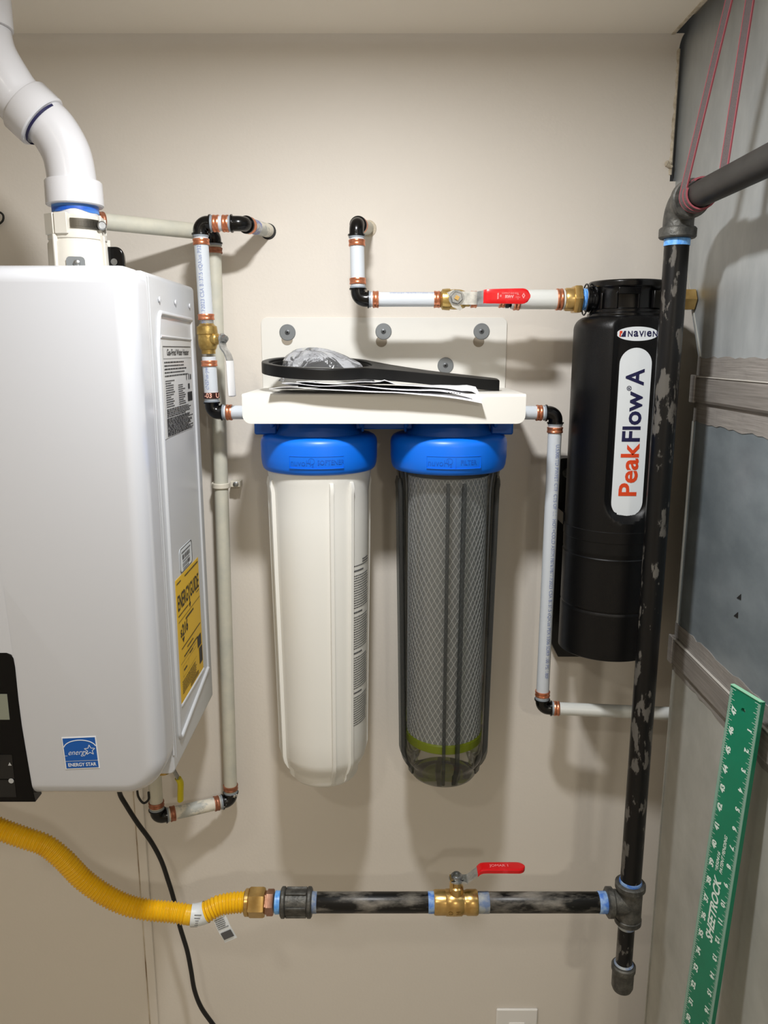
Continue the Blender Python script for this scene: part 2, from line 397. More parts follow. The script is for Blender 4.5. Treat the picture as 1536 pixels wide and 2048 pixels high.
quads(m, [(.110,-.128,.134,-.147),(.118,-.150,.138,-.178)], mp)
quads(m, [(.014,-.139,.100,-.1394),(.014,-.156,.100,-.1564),(.050,-.139,.0504,-.156),(.014,-.139,.0144,-.156)], mp)
lines(m, mp, .020,.044,-.147,-.147,1,.003,.2); lines(m, mp, .008,.098,-.162,-.180,6,.0015,.2); lines(m, mp, .055,.110,-.184,-.188,2,.002,.2)
build('print', m, PRINT, lab)
pr = rrect(-.037,-.0185,.037,.0185,.006)
m = M(); m.prism(rrect(.172,1.3690,.2465,1.4065,.007), lambda a,b,k: side(a,b,k), .0001, .0006); lab = build('barcode_label', m, LABW, heater)
m = M(); o_ = rrect(.172,1.3690,.2465,1.4065,.007); i_ = rrect(.1745,1.3705,.2440,1.4050,.006)
m.add([side(a,b,.0009) for a,b in o_]+[side(a,b,.0009) for a,b in i_], [(k,(k+1)%len(o_),len(o_)+(k+1)%len(o_),len(o_)+k) for k in range(len(o_))])
mp = lmap(.2465, 1.4065)
for v0, v1 in ((-.0115,-.0190),(-.0245,-.0310)):
    u = .014
    while u < .060:
        wd = random.choice((.0008,.0016,.0026)); quads(m, [(u,v1,u+wd,v0)], mp); u += wd+random.choice((.0010,.0018))
lines(m, mp, .010,.064,-.0075,-.0075,1,.002,0); lines(m, mp, .016,.056,-.0218,-.0218,1,.0016,0); lines(m, mp, .016,.05,-.0335,-.0335,1,.0016,0)
build('print', m, PRINTG, lab)
# energy star style sticker on the front
E0 = Vector((-.4155,-HDF,1.1600)); ang = math.radians(2.6)
mp = plane_map(E0, (math.cos(ang),0,math.sin(ang)), (-math.sin(ang),0,math.cos(ang)))
m = M(); m.prism([(-.0235,-.0235),(.0235,-.0235),(.0235,.0240),(-.0235,.0240)], mp, .0001,.0005); lab = build('efficiency_sticker', m, LABBW, heater)
m = M(); quads(m, [(-.0222,-.0222,.0222,-.0120),(-.0222,-.0112,.0222,.0226)], mp, .0008); build('print', m, LABB, lab)
m = M(); textmesh('ENERGY STAR', .0071, lambda u,v,t=0: mp(u,v-.0172,.0011), m, bold=.00012, sx=.86)
textmesh('energy', .0115, lambda u,v,t=0: mp(u-.0045,v+.0012,.0011), m, shear=.45, bold=-.0001, sx=.86)
arc = [(.0222*math.cos(a)*1.0, .0075+.0118*math.sin(a)) for a in (math.pi*(.06+.88*k/24) for k in range(25))]
m.strip([mp(a,b,.0009) for a,b in arc], Vector((0,0,1)), .0011, .0002)
st = []
for k in range(10):
    a = math.pi/2+math.pi*k/5; q = .0078 if k % 2 == 0 else .0034; st.append((.0130+q*math.cos(a), .0040+q*math.sin(a)))
for k in range(10):
    a, b = Vector(mp(*st[k],.0010)), Vector(mp(*st[(k+1)%10],.0010)); dv = (b-a).normalized(); nn = Vector((-dv.z,0,dv.x))
    m.add([a+nn*.0004,b+nn*.0004,b-nn*.0004,a-nn*.0004], [(0,1,2,3)])
quads(m, [(-.0222,-.0035,-.0185,-.0030)], mp, .0011)
build('lettering', m, LABBW, lab)
# control panel
pan = [(-.546,1.086),(-.4838,1.086),(-.4868,1.108),(-.4895,1.150),(-.4925,1.200),(-.4935,1.238),(-.4935,1.285),(-.4945,1.2975),(-.4975,1.3035),(-.5035,1.3058),(-.546,1.3058)]
pan = [(2*-.546-a, b) for a, b in pan[1:-1]][::-1] + pan[1:-1]
m = M(); m.prism(pan, lambda a,b,t: Vector((a,-t,b)), HDF-.02, HDF+.0012); cp = build('control_panel', m, GBLACK, heater, bevel=.0008)
m = M(); m.box((-.546,-HDF-.0014,1.2285),(.077,.0012,.037)); build('display', m, LCD, cp)
m = M(); m.box((-.546,-HDF-.0013,1.140),(.073,.001,.036)); m.box((-.546,-HDF-.0013,1.107),(.073,.001,.026)); build('button_pad', m, mat('satin_black_buttons',(14,14,14),.4), cp)
m = M(); pm = plane_map((-.546,-HDF-.0022,1.130),(1,0,0),(0,0,1))
m.add([pm(.030,.012), pm(.035,.012), pm(.0325,.017)], [(0,1,2)])
m.lathe([(.0026,0),(.0036,0),(.0036,.0004),(.0026,.0004)], pm(.032,-.011), -Y3, n=24)
build('button_symbol', m, SYM, cp)
# crease leading down to the panel
m = M(); m.add([(-.506,-HDF-.0002,1.60),(-.4948,-HDF-.0002,1.302),(-.502,-HDF-.0016,1.306),(-.546,-HDF-.0016,1.306),(-.546,-HDF-.0002,1.60)], [(0,1,2,3,4)])
build('moulded_recess', m, ENAMEL, heater)
# flue collar on top
vx, vd = -.4225, .25
m = M(); m.lathe([(.0405,1.800),(.0395,1.842),(.0372,1.846),(.0372,1.8475),(.0385,1.8475),(.0385,1.856),(.0362,1.856),(.0362,1.878),(.0338,1.8785),(.0330,1.876)], (vx,-vd,0), Z3, n=40)
for a in (-2.6, -.42, 1.25, 2.2):
    for (r0, r1, z0, z1) in ((.036,.0440,1.80,1.852),(.035,.0400,1.852,1.879)):
        c = Vector((vx+math.sin(a)*(r0+r1)/2, -vd-math.cos(a)*(r0+r1)/2, (z0+z1)/2)); m.box(c, (.003, r1-r0, z1-z0), Matrix.Rotation(a, 3, 'Z'))
a = -.62
for aa, ww, zz, hh in ((-.68,.020,1.866,.027),(-.16,.018,1.866,.027)):
    c = Vector((vx+math.sin(aa)*.038, -vd-math.cos(aa)*.038, zz)); m.box(c, (ww,.006,hh), Matrix.Rotation(aa, 3, 'Z'))
col = build('flue_collar', m, ABS, heater, bevel=.0008)
m = M(); R = []
for k in range(25):
    a = math.radians(8+150*k/24); u = Vector((math.sin(a),-math.cos(a),0)); c = Vector((vx,-vd,1.8665))
    R.append([c+u*.0368+Z3*.0062, c+u*(.0380)+Z3*.0062, c+u*.0380-Z3*.0062, c+u*.0368-Z3*.0062])
m.rings(R)
for k in range(14):
    a = math.radians(20+36*k/13); u = Vector((math.sin(a),-math.cos(a),0)); m.box(Vector((vx,-vd,1.8665))+u*.0384, (.0009,.0009,.008), Matrix.Rotation(a,3,'Z'))
hc = build('hose_clamp', m, mat('dark_steel_band',(96,92,84),.35,metal=.9), col)
a = math.radians(72); u = Vector((math.sin(a),-math.cos(a),0)); m = M()
m.lathe([(.0052,0),(.0060,.001),(.0060,.006),(.0045,.0072),(0,.0072)], Vector((vx,-vd,1.8655))+u*.040, u*.55-Y3*.8, n=16)
build('clamp_screw', m, STEEL, hc)
m = M(); mpc = cyl_map(vx,-vd,0,.0400,.24)
m.prism(rrect(-.0115,1.797,.0115,1.823,.005), lambda a,b,t: mpc(a,b,t), 0,.0022); pl = build('bracket_tab', m, WASH, col)
m = M(); m.lathe([(.0042,0),(.0042,.002),(.002,.0032),(0,.0032)], mpc(.0015,1.8145,.002), Vector((.24,-1,0)), n=14); build('screw', m, STEEL, pl)
# black breather cap beside the collar
m = M(); cpos = at(226, 520, .235)
m.prism(rrect(-.0165,-.022,.0165,.0165,(.003,.003,.011,.011)), lambda a,b,t: cpos+Vector((a+t*.25,-t,b)), -.016,.012)
m.prism(rrect(-.029,-.022,-.014,.0035,.004), lambda a,b,t: cpos+Vector((a,-t,b)), .006,.022)
bc = build('breather_cap', m, BLACKP, heater, bevel=.0025)
m = M(); m.lathe([(.0035,0),(.0045,0),(.0045,.001),(.0035,.001)], cpos+Vector((.006,-.0135,-.004)), -Y3, n=18); build('screw', m, STEEL, bc)

# ================================================================== FLUE PIPE
vent = thing('flue_pipe', 'white plastic flue pipe with two sweep elbows rising from the water heater', 'pipe', (vx,-vd,1.876))
P = [Vector((vx,-vd,1.9135)), at(146,372,.25), at(134,310,.25), at(108,262,.252), at(86,241,.254)]
P[1].x = vx-.0010
m = M(); R_ = .0318
m.tube(spline(P, 8), R_, n=32)
m.lathe([(.0335,-.0265),(.0360,-.0265),(.0378,-.0250),(.0374,.004),(.0360,.006),(.0320,.0065)], (vx,-vd,1.9190), Z3, n=40)
lo = build('elbow', m, PVC, vent)
D1 = Vector((-.72,-.06,.69)).normalized(); J = at(72,232,.256)
m = M(); m.lathe([(.0325,-.012),(.0362,-.012),(.0380,-.010),(.0380,.018),(.0365,.020),(.0330,.0205)], J, D1, n=40)
Q = [J+D1*.012, J+D1*.030, at(12,165,.262), at(-22,105,.266), at(-36,45,.268), at(-42,-10,.27)]
m.tube(spline(Q, 8), [.0335]*41, n=32)
build('elbow', m, PVC, vent)
m = M(); m.lathe([(.0322,-.016),(.0326,-.016),(.0326,-.0125),(.0322,-.0125)], J, D1, n=40, cap0=False, cap1=False); build('primer_stain', m, NAVY, vent)
m = M(); tp = at(-42,-10,.27); m.lathe([(.034,-.028),(.0375,-.028),(.0375,.055),(.034,.055)], tp+Vector((0,0,-.01)), Z3, n=40); build('coupling', m, PVC, vent)
m = M(); m.lathe([(.0302,1.866),(.0302,1.905)], (vx,-vd,0), Z3, n=40); pp = build('pipe', m, PVC, vent)
m = M(); R = []
for k in range(49):
    a = 2*math.pi*k/48; lo_ = 1.8830+.0018*math.sin(a*2+1)+.0012*math.sin(a*5)
    R.append([Vector((vx+.0306*math.sin(a), -vd-.0306*math.cos(a), lo_)), Vector((vx+.0306*math.sin(a), -vd-.0306*math.cos(a), 1.8945))])
m.rings(R, False, False, False); build('primer_stain', m, PRIMER, pp)

# ================================================================== PEX PIPING
RP = .0112
def crimp(m, p, ax, r, h=.0046):
    m.lathe([(r,-h),(r+.0016,-h),(r+.0020,-h*.6),(r+.0014,-h*.35),(r+.0014,h*.35),(r+.0020,h*.6),(r+.0016,h),(r,h)], p, ax, n=28)
def pex_seg(root, a, b, r=RP, ring_a=True, ring_b=True, material=PEX, ring=COPPER, off=.0105, name='pipe_segment'):
    ax = (b-a).normalized(); m = M(); m.lathe([(r-.001,0),(r,.0006),(r,(b-a).length-.0006),(r-.001,(b-a).length)], a, ax, n=28)
    seg = build(name, m, material, root)
    for ok, p in ((ring_a, a+ax*off), (ring_b, b-ax*off)):
        if ok: m = M(); crimp(m, p, ax, r); build('crimp_ring', m, ring, root)
    return seg
def elbow(root, c, da, db, r=RP, leg=.0168, material=BLACKP):
    """90 degree fitting, legs leave the corner c along da and db"""
    da = da.normalized(); db = db.normalized()
    m = M(); P = fillet([c+da*leg, c, c+db*leg], .0115, 10)
    m.tube(P, r*1.02, n=26)
    for d in (da, db): m.lathe([(r*.9,-.0022),(r+.0024,-.0022),(r+.0026,0),(r*.9,.0002)], c+d*(leg), d, n=28)
    e = build('elbow_fitting', m, material, root)
    m = M()
    for d in (da, db): m.lathe([(r*.9,.0002),(r+.0012,.0002),(r+.0012,.0030),(r*.9,.0032)], c+d*(leg), d, n=28)
    build('stop_collar', m, GREYP, e)
    return e
def pex_print(seg, root, o, ax, side_, r, body, size=.0085):
    m = textmesh(body, size, tube_map(o, ax, side_, r), None, shear=.0, sx=.85, t=.0003); return build('print', m, PRINTB, seg)
LEG = .0170
# ---- feed line to the filters (left)
d0 = .10
lf = thing('filter_feed_line', 'milky plastic water line with silver-levered brass valve, entering the left end of the bracket', 'pipe', at(533,462,0))
hole = at(535,461,0); e1 = at(484,446,.100); e2 = at(399,446,d0); e3 = at(428,824,d0)
e2.x = -.2865; e1.z = e2.z = 1.8935; e3.x = -.2800; e3.z = 1.6010
wdir = (hole-e1).normalized()
sg = pex_seg(lf, e1+wdir*LEG, hole+wdir*.01, ring_b=False, off=.008, material=PAINTSPL); elbow(lf, e1, wdir, e2-e1)
m = M()
for q in (.018,.026,.032): m.lathe([(RP+.0003,0),(RP+.0003,.004)], e1+wdir*(LEG+q), wdir, n=24, cap0=False, cap1=False)
build('blue_marking', m, mat('blue_marker_ink',(70,96,190),.5,var=(90,.45,.6,one),col2=(205,205,205)), sg)
m = M(); m.lathe([(.0112,-.001),(.0133,-.001),(.0130,.0006),(.0112,.0008)], hole+Vector((.0012,-.0006,-.0015)), -Y3, n=20); build('wall_hole_rim', m, SLOT, lf)
h1 = (e2-e1).normalized()
pex_seg(lf, e1+h1*LEG, e2-h1*LEG, off=.0084); elbow(lf, e2, -h1, -Z3)
vz = 1.7180; dn = (e3-e2).normalized(); vc = e2+dn*(e2.z-vz)
s1 = pex_seg(lf, e2+dn*LEG, vc-dn*.0235)
pex_print(s1, lf, e2+dn*.099, -dn, Vector((-.12,-1,0)), RP, 'F876/F877/F2023 CSA B137.5 cQAIus P323', .0092)
s2 = pex_seg(lf, vc+dn*.0280, e3-dn*LEG)
pex_print(s2, lf, vc+dn*.062, -dn, Vector((-.3,-1,0)), RP, 'cNSFus-pw', .0092)
elbow(lf, e3, -dn, X3); pe = Vector((-.2140,-d0,e3.z)); pex_seg(lf, e3+X3*LEG, pe, ring_b=False)
m = M(); m.lathe([(.009,0),(.0135,0),(.0140,.006),(.0125,.010)], pe-X3*.006, X3, n=24); build('port_collar', m, COPPERD, lf)
m = M(); m.lathe([(RP+.0019,-.0048),(RP+.0022,-.0046),(RP+.0022,.0046),(RP+.0019,.0048)], e3-dn*(LEG+.0105), dn, n=28, cap0=False, cap1=False)
bk = build('printed_band', m, mat('dark_band_on_crimp',(52,22,16),.35), lf)
m = textmesh('-03 U', .0095, tube_map(e3-dn*(LEG+.0105), X3, -Y3, 1), None, align='LEFT')
mp = cyl_map(e3.x,-d0,e3.z+LEG+.0105,RP+.0026,-.75); m = textmesh('-03  U', .0105, mp, None, align='LEFT', bold=.0003); build('print', m, mat('pink_stamp',(226,170,150),.4), bk)
def ball_valve(root, c, ax, stem, r=.0112, brass=BRASS):
    """brass valve body on pipe axis ax with a stem boss along stem"""
    m = M(); n = 28
    m.lathe([(.0085,-.0285),(.0112,-.0285),(.0112,-.0230),(.0120,-.0225),(.0135,-.0205),(.0158,-.0195),(.0166,-.0120),(.0166,-.0075),(.0150,-.0068),(.0156,.0000),(.0150,.0100),(.0128,.0160),(.0112,.0175),(.0112,.0235),(.0085,.0235)], c, ax, n=n)
    m.lathe([(.0095,.008),(.0092,.0195),(.0068,.0215),(.0060,.0270),(.0042,.0275),(.0042,.0335),(0,.0335)], c, stem, n=18)
    return build('valve_body', m, brass, root)
stem = Vector((.86,-.50,0)).normalized()
vb = ball_valve(lf, vc, dn, stem)
# silver lever hanging down
so = vc+stem*.0315; out = stem
m = M(); wv = stem.cross(Z3).normalized()
m.lathe([(.0,.0),(.0085,0),(.0085,.0024),(0,.0024)], so-stem*.0015, stem, n=20)
Pl = [so+Z3*.004, so-Z3*.012, so-Z3*.022+out*.008, so-Z3*.032+out*.0125, so-Z3*.040+out*.0135]
m.strip(spline(Pl,5), wv, .0145, .0026)
lv = build('lever', m, CHROME, vb)
m = M(); Pg = [so-Z3*.034+out*.0128, so-Z3*.045+out*.0135, so-Z3*.075+out*.0145, so-Z3*.0865+out*.0150, so-Z3*.0905+out*.0150]
K = spline(Pg, 5); R = []
for i, p in enumerate(K):
    t = i/(len(K)-1); wd = .0175*(1 if t < .85 else math.sqrt(max(0.05,1-((t-.85)/.155)**2))); th = .0062*(1 if t < .9 else .8)
    R.append([p+wv*wd/2*math.cos(a)+out*th/2*math.sin(a) for a in (2*math.pi*j/16 for j in range(16))])
m.rings(R); build('grip', m, WHITEV, vb)
m = M(); m.lathe([(.0062,.0),(.0062,.0055),(.003,.006),(.003,.009),(0,.009)], so+stem*.001, stem, n=6); build('lever_nut', m, STEEL, vb)

# ---- overpainted line behind it, down to the heater
pl_ = thing('overpainted_water_line', 'beige overpainted water line clipped to the wall, running behind the heater and down to its underside', 'pipe', at(437,970,0))
q0 = at(196,447,.155); q1 = at(428,466,.034); q2 = at(461,1600,.034); q3 = at(315,1641,.090)
q1.x = -.2800; q2.x = -.2920; q3.z = q2.z; q0.z = q1.z
RW = .0122; h = (q1-q0).normalized(); v = (q2-q1).normalized(); g = (q3-q2).normalized()
pex_seg(pl_, q0, q1-h*LEG, RW, material=PAINTPEX, ring=COPPERD, ring_b=False, off=.004); elbow(pl_, q1, -h, v, RW)
pex_seg(pl_, q1+v*LEG, q2-v*LEG, RW, material=PAINTPEX, ring=COPPERD); elbow(pl_, q2, -v, g, RW, material=BLACKPAINT)
pex_seg(pl_, q2+g*LEG, q3-g*LEG, RW, material=PAINTSPL, ring=COPPERD); elbow(pl_, q3, -g, Z3, RW)
pex_seg(pl_, q3+Z3*LEG, Vector((q3.x,q3.y,HZ0-.001)), RW, material=PAINTPEX, ring=COPPERD, ring_b=False)
m = M(); crimp(m, Vector((q3.x,q3.y,1.0585)), Z3, RW, .006); build('crimp_ring', m, COPPERD, pl_)
m = M(); m.lathe([(.0105,0),(.0150,0),(.0150,.020),(.0105,.020)], (q3.x,q3.y,1.0665), Z3, n=6); build('union_nut', m, BRASS, pl_)
cz = 1.4690; cx = q1.x+(q2.x-q1.x)*(q1.z-cz)/(q1.z-q2.z)
m = M(); R = []
for k in range(21):
    a = math.radians(-100+200*k/20); u = Vector((math.sin(a),-math.cos(a),0)); c = Vector((cx,-.034,cz))
    R.append([c+u*(RW)+Z3*.0045, c+u*(RW+.003)+Z3*.0045, c+u*(RW+.003)-Z3*.0045, c+u*RW-Z3*.0045])
m.rings(R); m.box((cx+.0225,-.012,cz),(.018,.022,.011)); m.box((cx-.0150,-.017,cz),(.004,.034,.009))
cl = build('pipe_clip', m, mat('painted_clip',(214,208,192),.4), pl_, bevel=.001)
m = M(); m.lathe([(.0048,0),(.0048,.002),(.002,.0035),(0,.0035)], (cx+.0235,-.0225,cz), -Y3, n=14); build('screw', m, STEEL, cl)

# ---- little service valve with a yellow lever under the heater's right edge
sv0 = at(349,1528,.115); sv = thing('service_valve', 'small service valve with a drooping yellow lever below the water heater', 'valve', sv0)
m = M(); m.lathe([(.008,-.024),(.012,-.024),(.012,.024),(.008,.024)], sv0+Vector((-.020,0,.008)), Z3, n=20); m.lathe([(.007,0),(.007,.016),(.004,.02),(0,.02)], sv0+Vector((-.012,0,.008)), X3, n=14)
build('valve_body', m, BRASS, sv)
a0, a1, a2, a3 = at(346,1538,.115), at(356,1556,.115), at(361,1566,.115), at(361,1601,.115)
m = M(); m.strip([a0+Z3*.006,a0,a1,a2], Y3, .012, .002); build('lever', m, STEEL, sv)
m = M(); R = []; K = spline([a1,a2,a2.lerp(a3,.5),a3.lerp(a2,.06),a3],5)
for i,p in enumerate(K):
    t = i/(len(K)-1); wx = .0055*(1 if t<.8 else math.sqrt(max(.05,1-((t-.8)/.21)**2)))
    R.append([p+X3*wx*math.cos(b)+Y3*.0075*math.sin(b) for b in (2*math.pi*j/14 for j in range(14))])
m.rings(R); build('grip', m, YELV, sv)
lw0 = at(276,1586,.10); m = M()
m.tube(spline([at(274,1578,.10), at(277,1594,.10), at(287,1606,.10), at(297,1599,.10), at(297,1584,.10)], 8), .0021, n=10)
m.v = [p for p in m.v]
tag(build('cable_loop', m, CORD, origin=lw0), 'thin black cable loop hanging under the water heater beside the copper ring', 'cable')

# ---- cold line from the wall to the black tank
da = .112; az = 1.7785
cf = thing('tank_inlet_line', 'milky plastic water line with red-handled ball valve feeding the top of the black tank', 'pipe', at(735,455,0))
k0 = at(734,456,0); k1 = at(713,449,da-.004); k2 = at(717,598,da); k2.z = az; k1.x = -.0425; k2.x = -.0405
wd_ = (k0-k1).normalized(); pex_seg(cf, k1+wd_*LEG, k0+wd_*.01, ring_b=False, off=.012, material=PAINTPEX)
elbow(cf, k1, wd_, -Z3)
m = M(); m.lathe([(.0112,-.001),(.0142,-.001),(.0135,.0010),(.0112,.0010)], k0+Vector((.002,-.0006,-.001)), -Y3, n=20); build('wall_hole_rim', m, TORN, cf)
dv = (k2-k1).normalized(); pex_seg(cf, k1+dv*LEG, k2-dv*LEG); elbow(cf, k2, -dv, X3)
xv = .1085
def ax_(px): return Vector((at(px, 600, da).x, -da, az))
sg = pex_seg(cf, k2+X3*LEG, ax_(887)); pex_print(sg, cf, k2+X3*.085, X3, Vector((0,-.55,1)), RP, 'cNSFus-pw F876/F877/F2023 CSA', .006)
VC = Vector((at(909,600,da).x,-da,az)); vb = ball_valve(cf, VC, X3, -Y3)
pex_seg(cf, VC+X3*.024, ax_(1011), off=.006)
m = M(); m.lathe([(.010,0),(.0135,.0008),(.0135,.006),(.0115,.0075),(.0140,.009),(.0150,.0145),(.012,.0152)], ax_(1010), X3, n=28); build('coupling', m, BLACKP, cf)
RB = .0150
sg = pex_seg(cf, ax_(1022), ax_(1129), RB, material=PEXW, off=.0085)
m = M(); m.lathe([(.0095,0),(.0165,0),(.0178,.002),(.0180,.013),(.0170,.0135)], ax_(1129), X3, n=32); m.lathe([(.0120,.0130),(.0226,.0130),(.0236,.0150),(.0236,.0230),(.0222,.0252),(.0120,.0252)], ax_(1129), X3, n=6, u=(0,.5,.866))
bu = build('hex_bushing', m, BRASS2, cf)
m = M(); m.lathe([(.0165,0),(.0172,.002),(.0158,.0035),(.0170,.0052),(.0158,.007),(.0168,.0085),(.0150,.0105)], ax_(1129)+X3*.0250, X3, n=32); build('thread_tape', m, TAPEL, cf)
# red lever facing the room
L0 = VC-Y3*.0325; wv = Z3
m = M(); m.lathe([(0,0),(.0112,0),(.0112,.0024),(0,.0024)], L0+Y3*.001, -Y3, n=22)
m.strip(spline([L0-X3*.004-Y3*.001, L0+X3*.014-Y3*.001, L0+X3*.030-Y3*.001, L0+X3*.0335-Y3*.0025, L0+X3*.0420-Y3*.0105+Z3*.001, L0+X3*.050-Y3*.012+Z3*.002],5), Z3, .0195, .0026)
m.prism([(-.012,-.003),(-.006,-.013),(.006,-.0185),(.0095,-.016),(.005,-.009)], plane_map(L0-Y3*.0012, X3, Z3), -.0013,.0013)
m.prism([(-.0148,.008),(-.004,.0125),(-.002,.005),(-.012,.003)], plane_map(L0-Y3*.0012, X3, Z3), -.0013,.0013)
build('lever', m, CHROME, vb)
G0 = L0+X3*.040-Y3*.0085+Z3*.0015
def grip(root, P, wv, nv, w0, w1, th, material):
    K = spline(P, 8); m = M(); R = []
    for i, p in enumerate(K):
        t = i/(len(K)-1); wd = (w0+(w1-w0)*t)*(1 if t < .86 else math.sqrt(max(.02,1-((t-.86)/.142)**2)))
        R.append([p+wv*max(-1,min(1,1.35*math.cos(a)))*wd/2+nv*max(-1,min(1,1.25*math.sin(a)))*th/2 for a in (2*math.pi*j/20 for j in range(20))])
    m.rings(R); return build('grip', m, material, root)
g_ = grip(vb, [G0, G0+X3*.010-Y3*.003+Z3*.0003, G0+X3*.040-Y3*.0035+Z3*.0005, G0+X3*.0705-Y3*.0035+Z3*.0005], Z3, -Y3, .0200, .0232, .0068, REDV)
mp = plane_map(G0+X3*.042-Y3*.0074+Z3*.0006, X3, Z3); m = M()
textmesh('WATER', .0026, lambda u,v,t=0: mp(-v-.0205,u,t), m, bold=.0002); textmesh('1/2', .0026, lambda u,v,t=0: mp(-v-.0165,u,t), m, bold=.0002)
textmesh('COMPACT AND EASY', .0030, lambda u,v,t=0: mp(u-.0025,v+.0040,t), m, sx=.85); textmesh('RWV', .0056, lambda u,v,t=0: mp(u-.0035,v-.0010,t), m, bold=.0004)
textmesh('cQAIus', .0024, lambda u,v,t=0: mp(u+.0095,v-.0016,t), m); textmesh('CE', .0022, lambda u,v,t=0: mp(u+.0095,v-.0042,t), m)
textmesh('A', .0045, lambda u,v,t=0: mp(u+.0095,v+.0024,t), m)
m.add([mp(.0180,.0048),mp(.0205,.0005),mp(.0180,-.0038),mp(.0155,.0005),mp(.0180,.0026),mp(.0192,.0005),mp(.0180,-.0016),mp(.0168,.0005)], [(0,1,5,4),(1,2,6,5),(2,3,7,6),(3,0,4,7)])
build('print', m, PRINTR, vb)
m = M(); m.lathe([(.0096,0),(.0096,.0050),(.0085,.0062),(0,.0062)], L0-Y3*.002, -Y3, n=6); m.lathe([(.0120,-.0008),(.0120,.0008),(0,.0008)], L0-Y3*.002, -Y3, n=24); build('lever_nut', m, STEEL, vb)
m = M(); m.box(L0-Y3*.0095, (.0060,.004,.0060), Matrix.Rotation(.5,3,'Y')); build('stem_end', m, BRASS2, vb)

# ---- outlet line to the right
rf = thing('filter_outlet_line', 'milky plastic water line leaving the right end of the bracket, dropping beside the black tank', 'pipe', (.2135,-d0,1.601))
r0 = Vector((.2140,-d0,1.6010)); r1 = Vector((.2805,-d0,1.6000)); r2 = Vector((.2790,-d0,1.0815)); r3 = Vector((.5500,-.122,1.0790))
pex_seg(rf, r0, r1-X3*LEG, ring_a=False, off=.0105); elbow(rf, r1, -X3, -Z3)
m = M(); m.lathe([(.009,0),(.0135,0),(.0140,.006),(.0125,.010)], r0+X3*.006, -X3, n=24); build('port_collar', m, COPPERD, rf)
vv = (r2-r1).normalized(); sg = pex_seg(rf, r1+vv*LEG, r2-vv*LEG)
pex_print(sg, rf, r1+vv*.255, vv, Vector((.30,-1,0)), RP, 'U.S300/TD PWFET CTF  CTS OF 1.1  HOT+COLD ASTM F876/F877/F2023 CSA B137.5 cQAIus PEX 5306 SDR9 100 PSI 180F', .0092)
hh = (r3-r2).normalized(); elbow(rf, r2, -vv, hh); pex_seg(rf, r2+hh*LEG, r3, ring_b=False, material=PEXW, off=.0085)

# ================================================================== FILTER BRACKET
BW, SD, SZ, LIPZ = .2115, .209, 1.6365, 1.5925
br = thing('filter_bracket', 'cream painted steel wall bracket shelf that holds the two filter housings', 'bracket', (0,0,SZ))
m = M(); m.prism(rrect(-BW,SZ-.03,BW,1.7555,(.002,.002,.011,.011)), lambda a,b,t: Vector((a,-t,b)), 0,.003); bp = build('back_plate', m, BRK, br, bevel=.0006)
m = M()
L_ = [(.003,SZ)] + [(SD-.004+.004*math.sin(a), SZ-.004+.004*math.cos(a)) for a in (math.pi/2*k/5 for k in range(6))]
m.rings([[Vector((x,-d,z)) for d, z in L_+[(SD-.003,SZ-.005),(SD-.005,SZ-.003),(.003,SZ-.003)]] for x in (-BW,BW)])
m.prism(rrect(-BW,LIPZ,BW,SZ-.004,(.0125,.0125,.0005,.0005)), lambda a,b,t: Vector((a,-t,b)), SD-.003, SD)
build('shelf', m, BRK, br)
for px, py, kx, ky in ((575,665,-1,-13),(767,663,-4,-19),(963,663,-5,-19),(891,731,0,0)):
    p = at(px,py,.003); w_ = M(); w_.lathe([(0,0),(.0139,0),(.0139,.0010),(.0130,.0016),(0,.0016)], p, -Y3, n=32); wo = build('washer', w_, WASH, br, smooth=14)
    s_ = M(); s_.lathe([(0,.001),(.0044,.001),(.0044,.0019),(.0036,.0023),(0,.0023)], p, -Y3, n=18)
    so_ = build('screw', s_, mat('screw_head',(92,95,97),.4,metal=.6), wo)
    s_ = M()
    for a in (.5, .5+math.pi/2): s_.box(p-Y3*.0024, (.0048,.0006,.0014), Matrix.Rotation(a,3,'Y'))
    if ky:
        kc = p+Vector((kx*.0009,0,ky*.00088)); s2_ = M(); s2_.lathe([(.0088,0),(.0096,0),(.0096,.0009),(.0088,.0009)], kc, -Y3, n=28); build('keyhole_rim', s2_, mat('keyhole_edge',(150,140,124),.6) if 'keyhole_edge' not in MATS else MATS['keyhole_edge'], br)
    build('screw_slot', s_, DARKM, wo)
m = M(); m.lathe([(.0,0),(.0062,0),(.0062,.0003),(0,.0003)], (-.167,-.165,SZ), Z3, n=20); build('bolt_hole', m, SLOT, br)
CXS = (-.1062, .1056); CD = .1045
for cx in CXS:
    m = M(); m.lathe([(.060,1.6330),(.0615,1.600),(.0635,1.586),(.0740,1.566),(.0740,1.560)], (cx,-CD,0), Z3, n=56)
    for a in (-1.15,-.35,.35,1.15):
        p = Vector((cx+.064*math.sin(a),-CD-.064*math.cos(a),1.600))
    s = -1 if cx < 0 else 1
    for sx in (-1,1): m.box((cx+sx*.070,-CD-.006,1.598),(.006,.085,.034))
    m.box((cx+s*.083,-CD,1.598),(.036,.060,.060)); m.box((cx+s*.0755,-CD,1.601),(.030,.048,.066))
    build('filter_head', m, BLUED, br, bevel=.003)
m = M(); m.box((0,-CD,1.604),(.090,.062,.054)); m.box((.034,-CD-.01,1.602),(.004,.066,.056)); m.box((-.034,-CD-.01,1.602),(.004,.066,.056)); build('port_link', m, BLUED, br, bevel=.004)

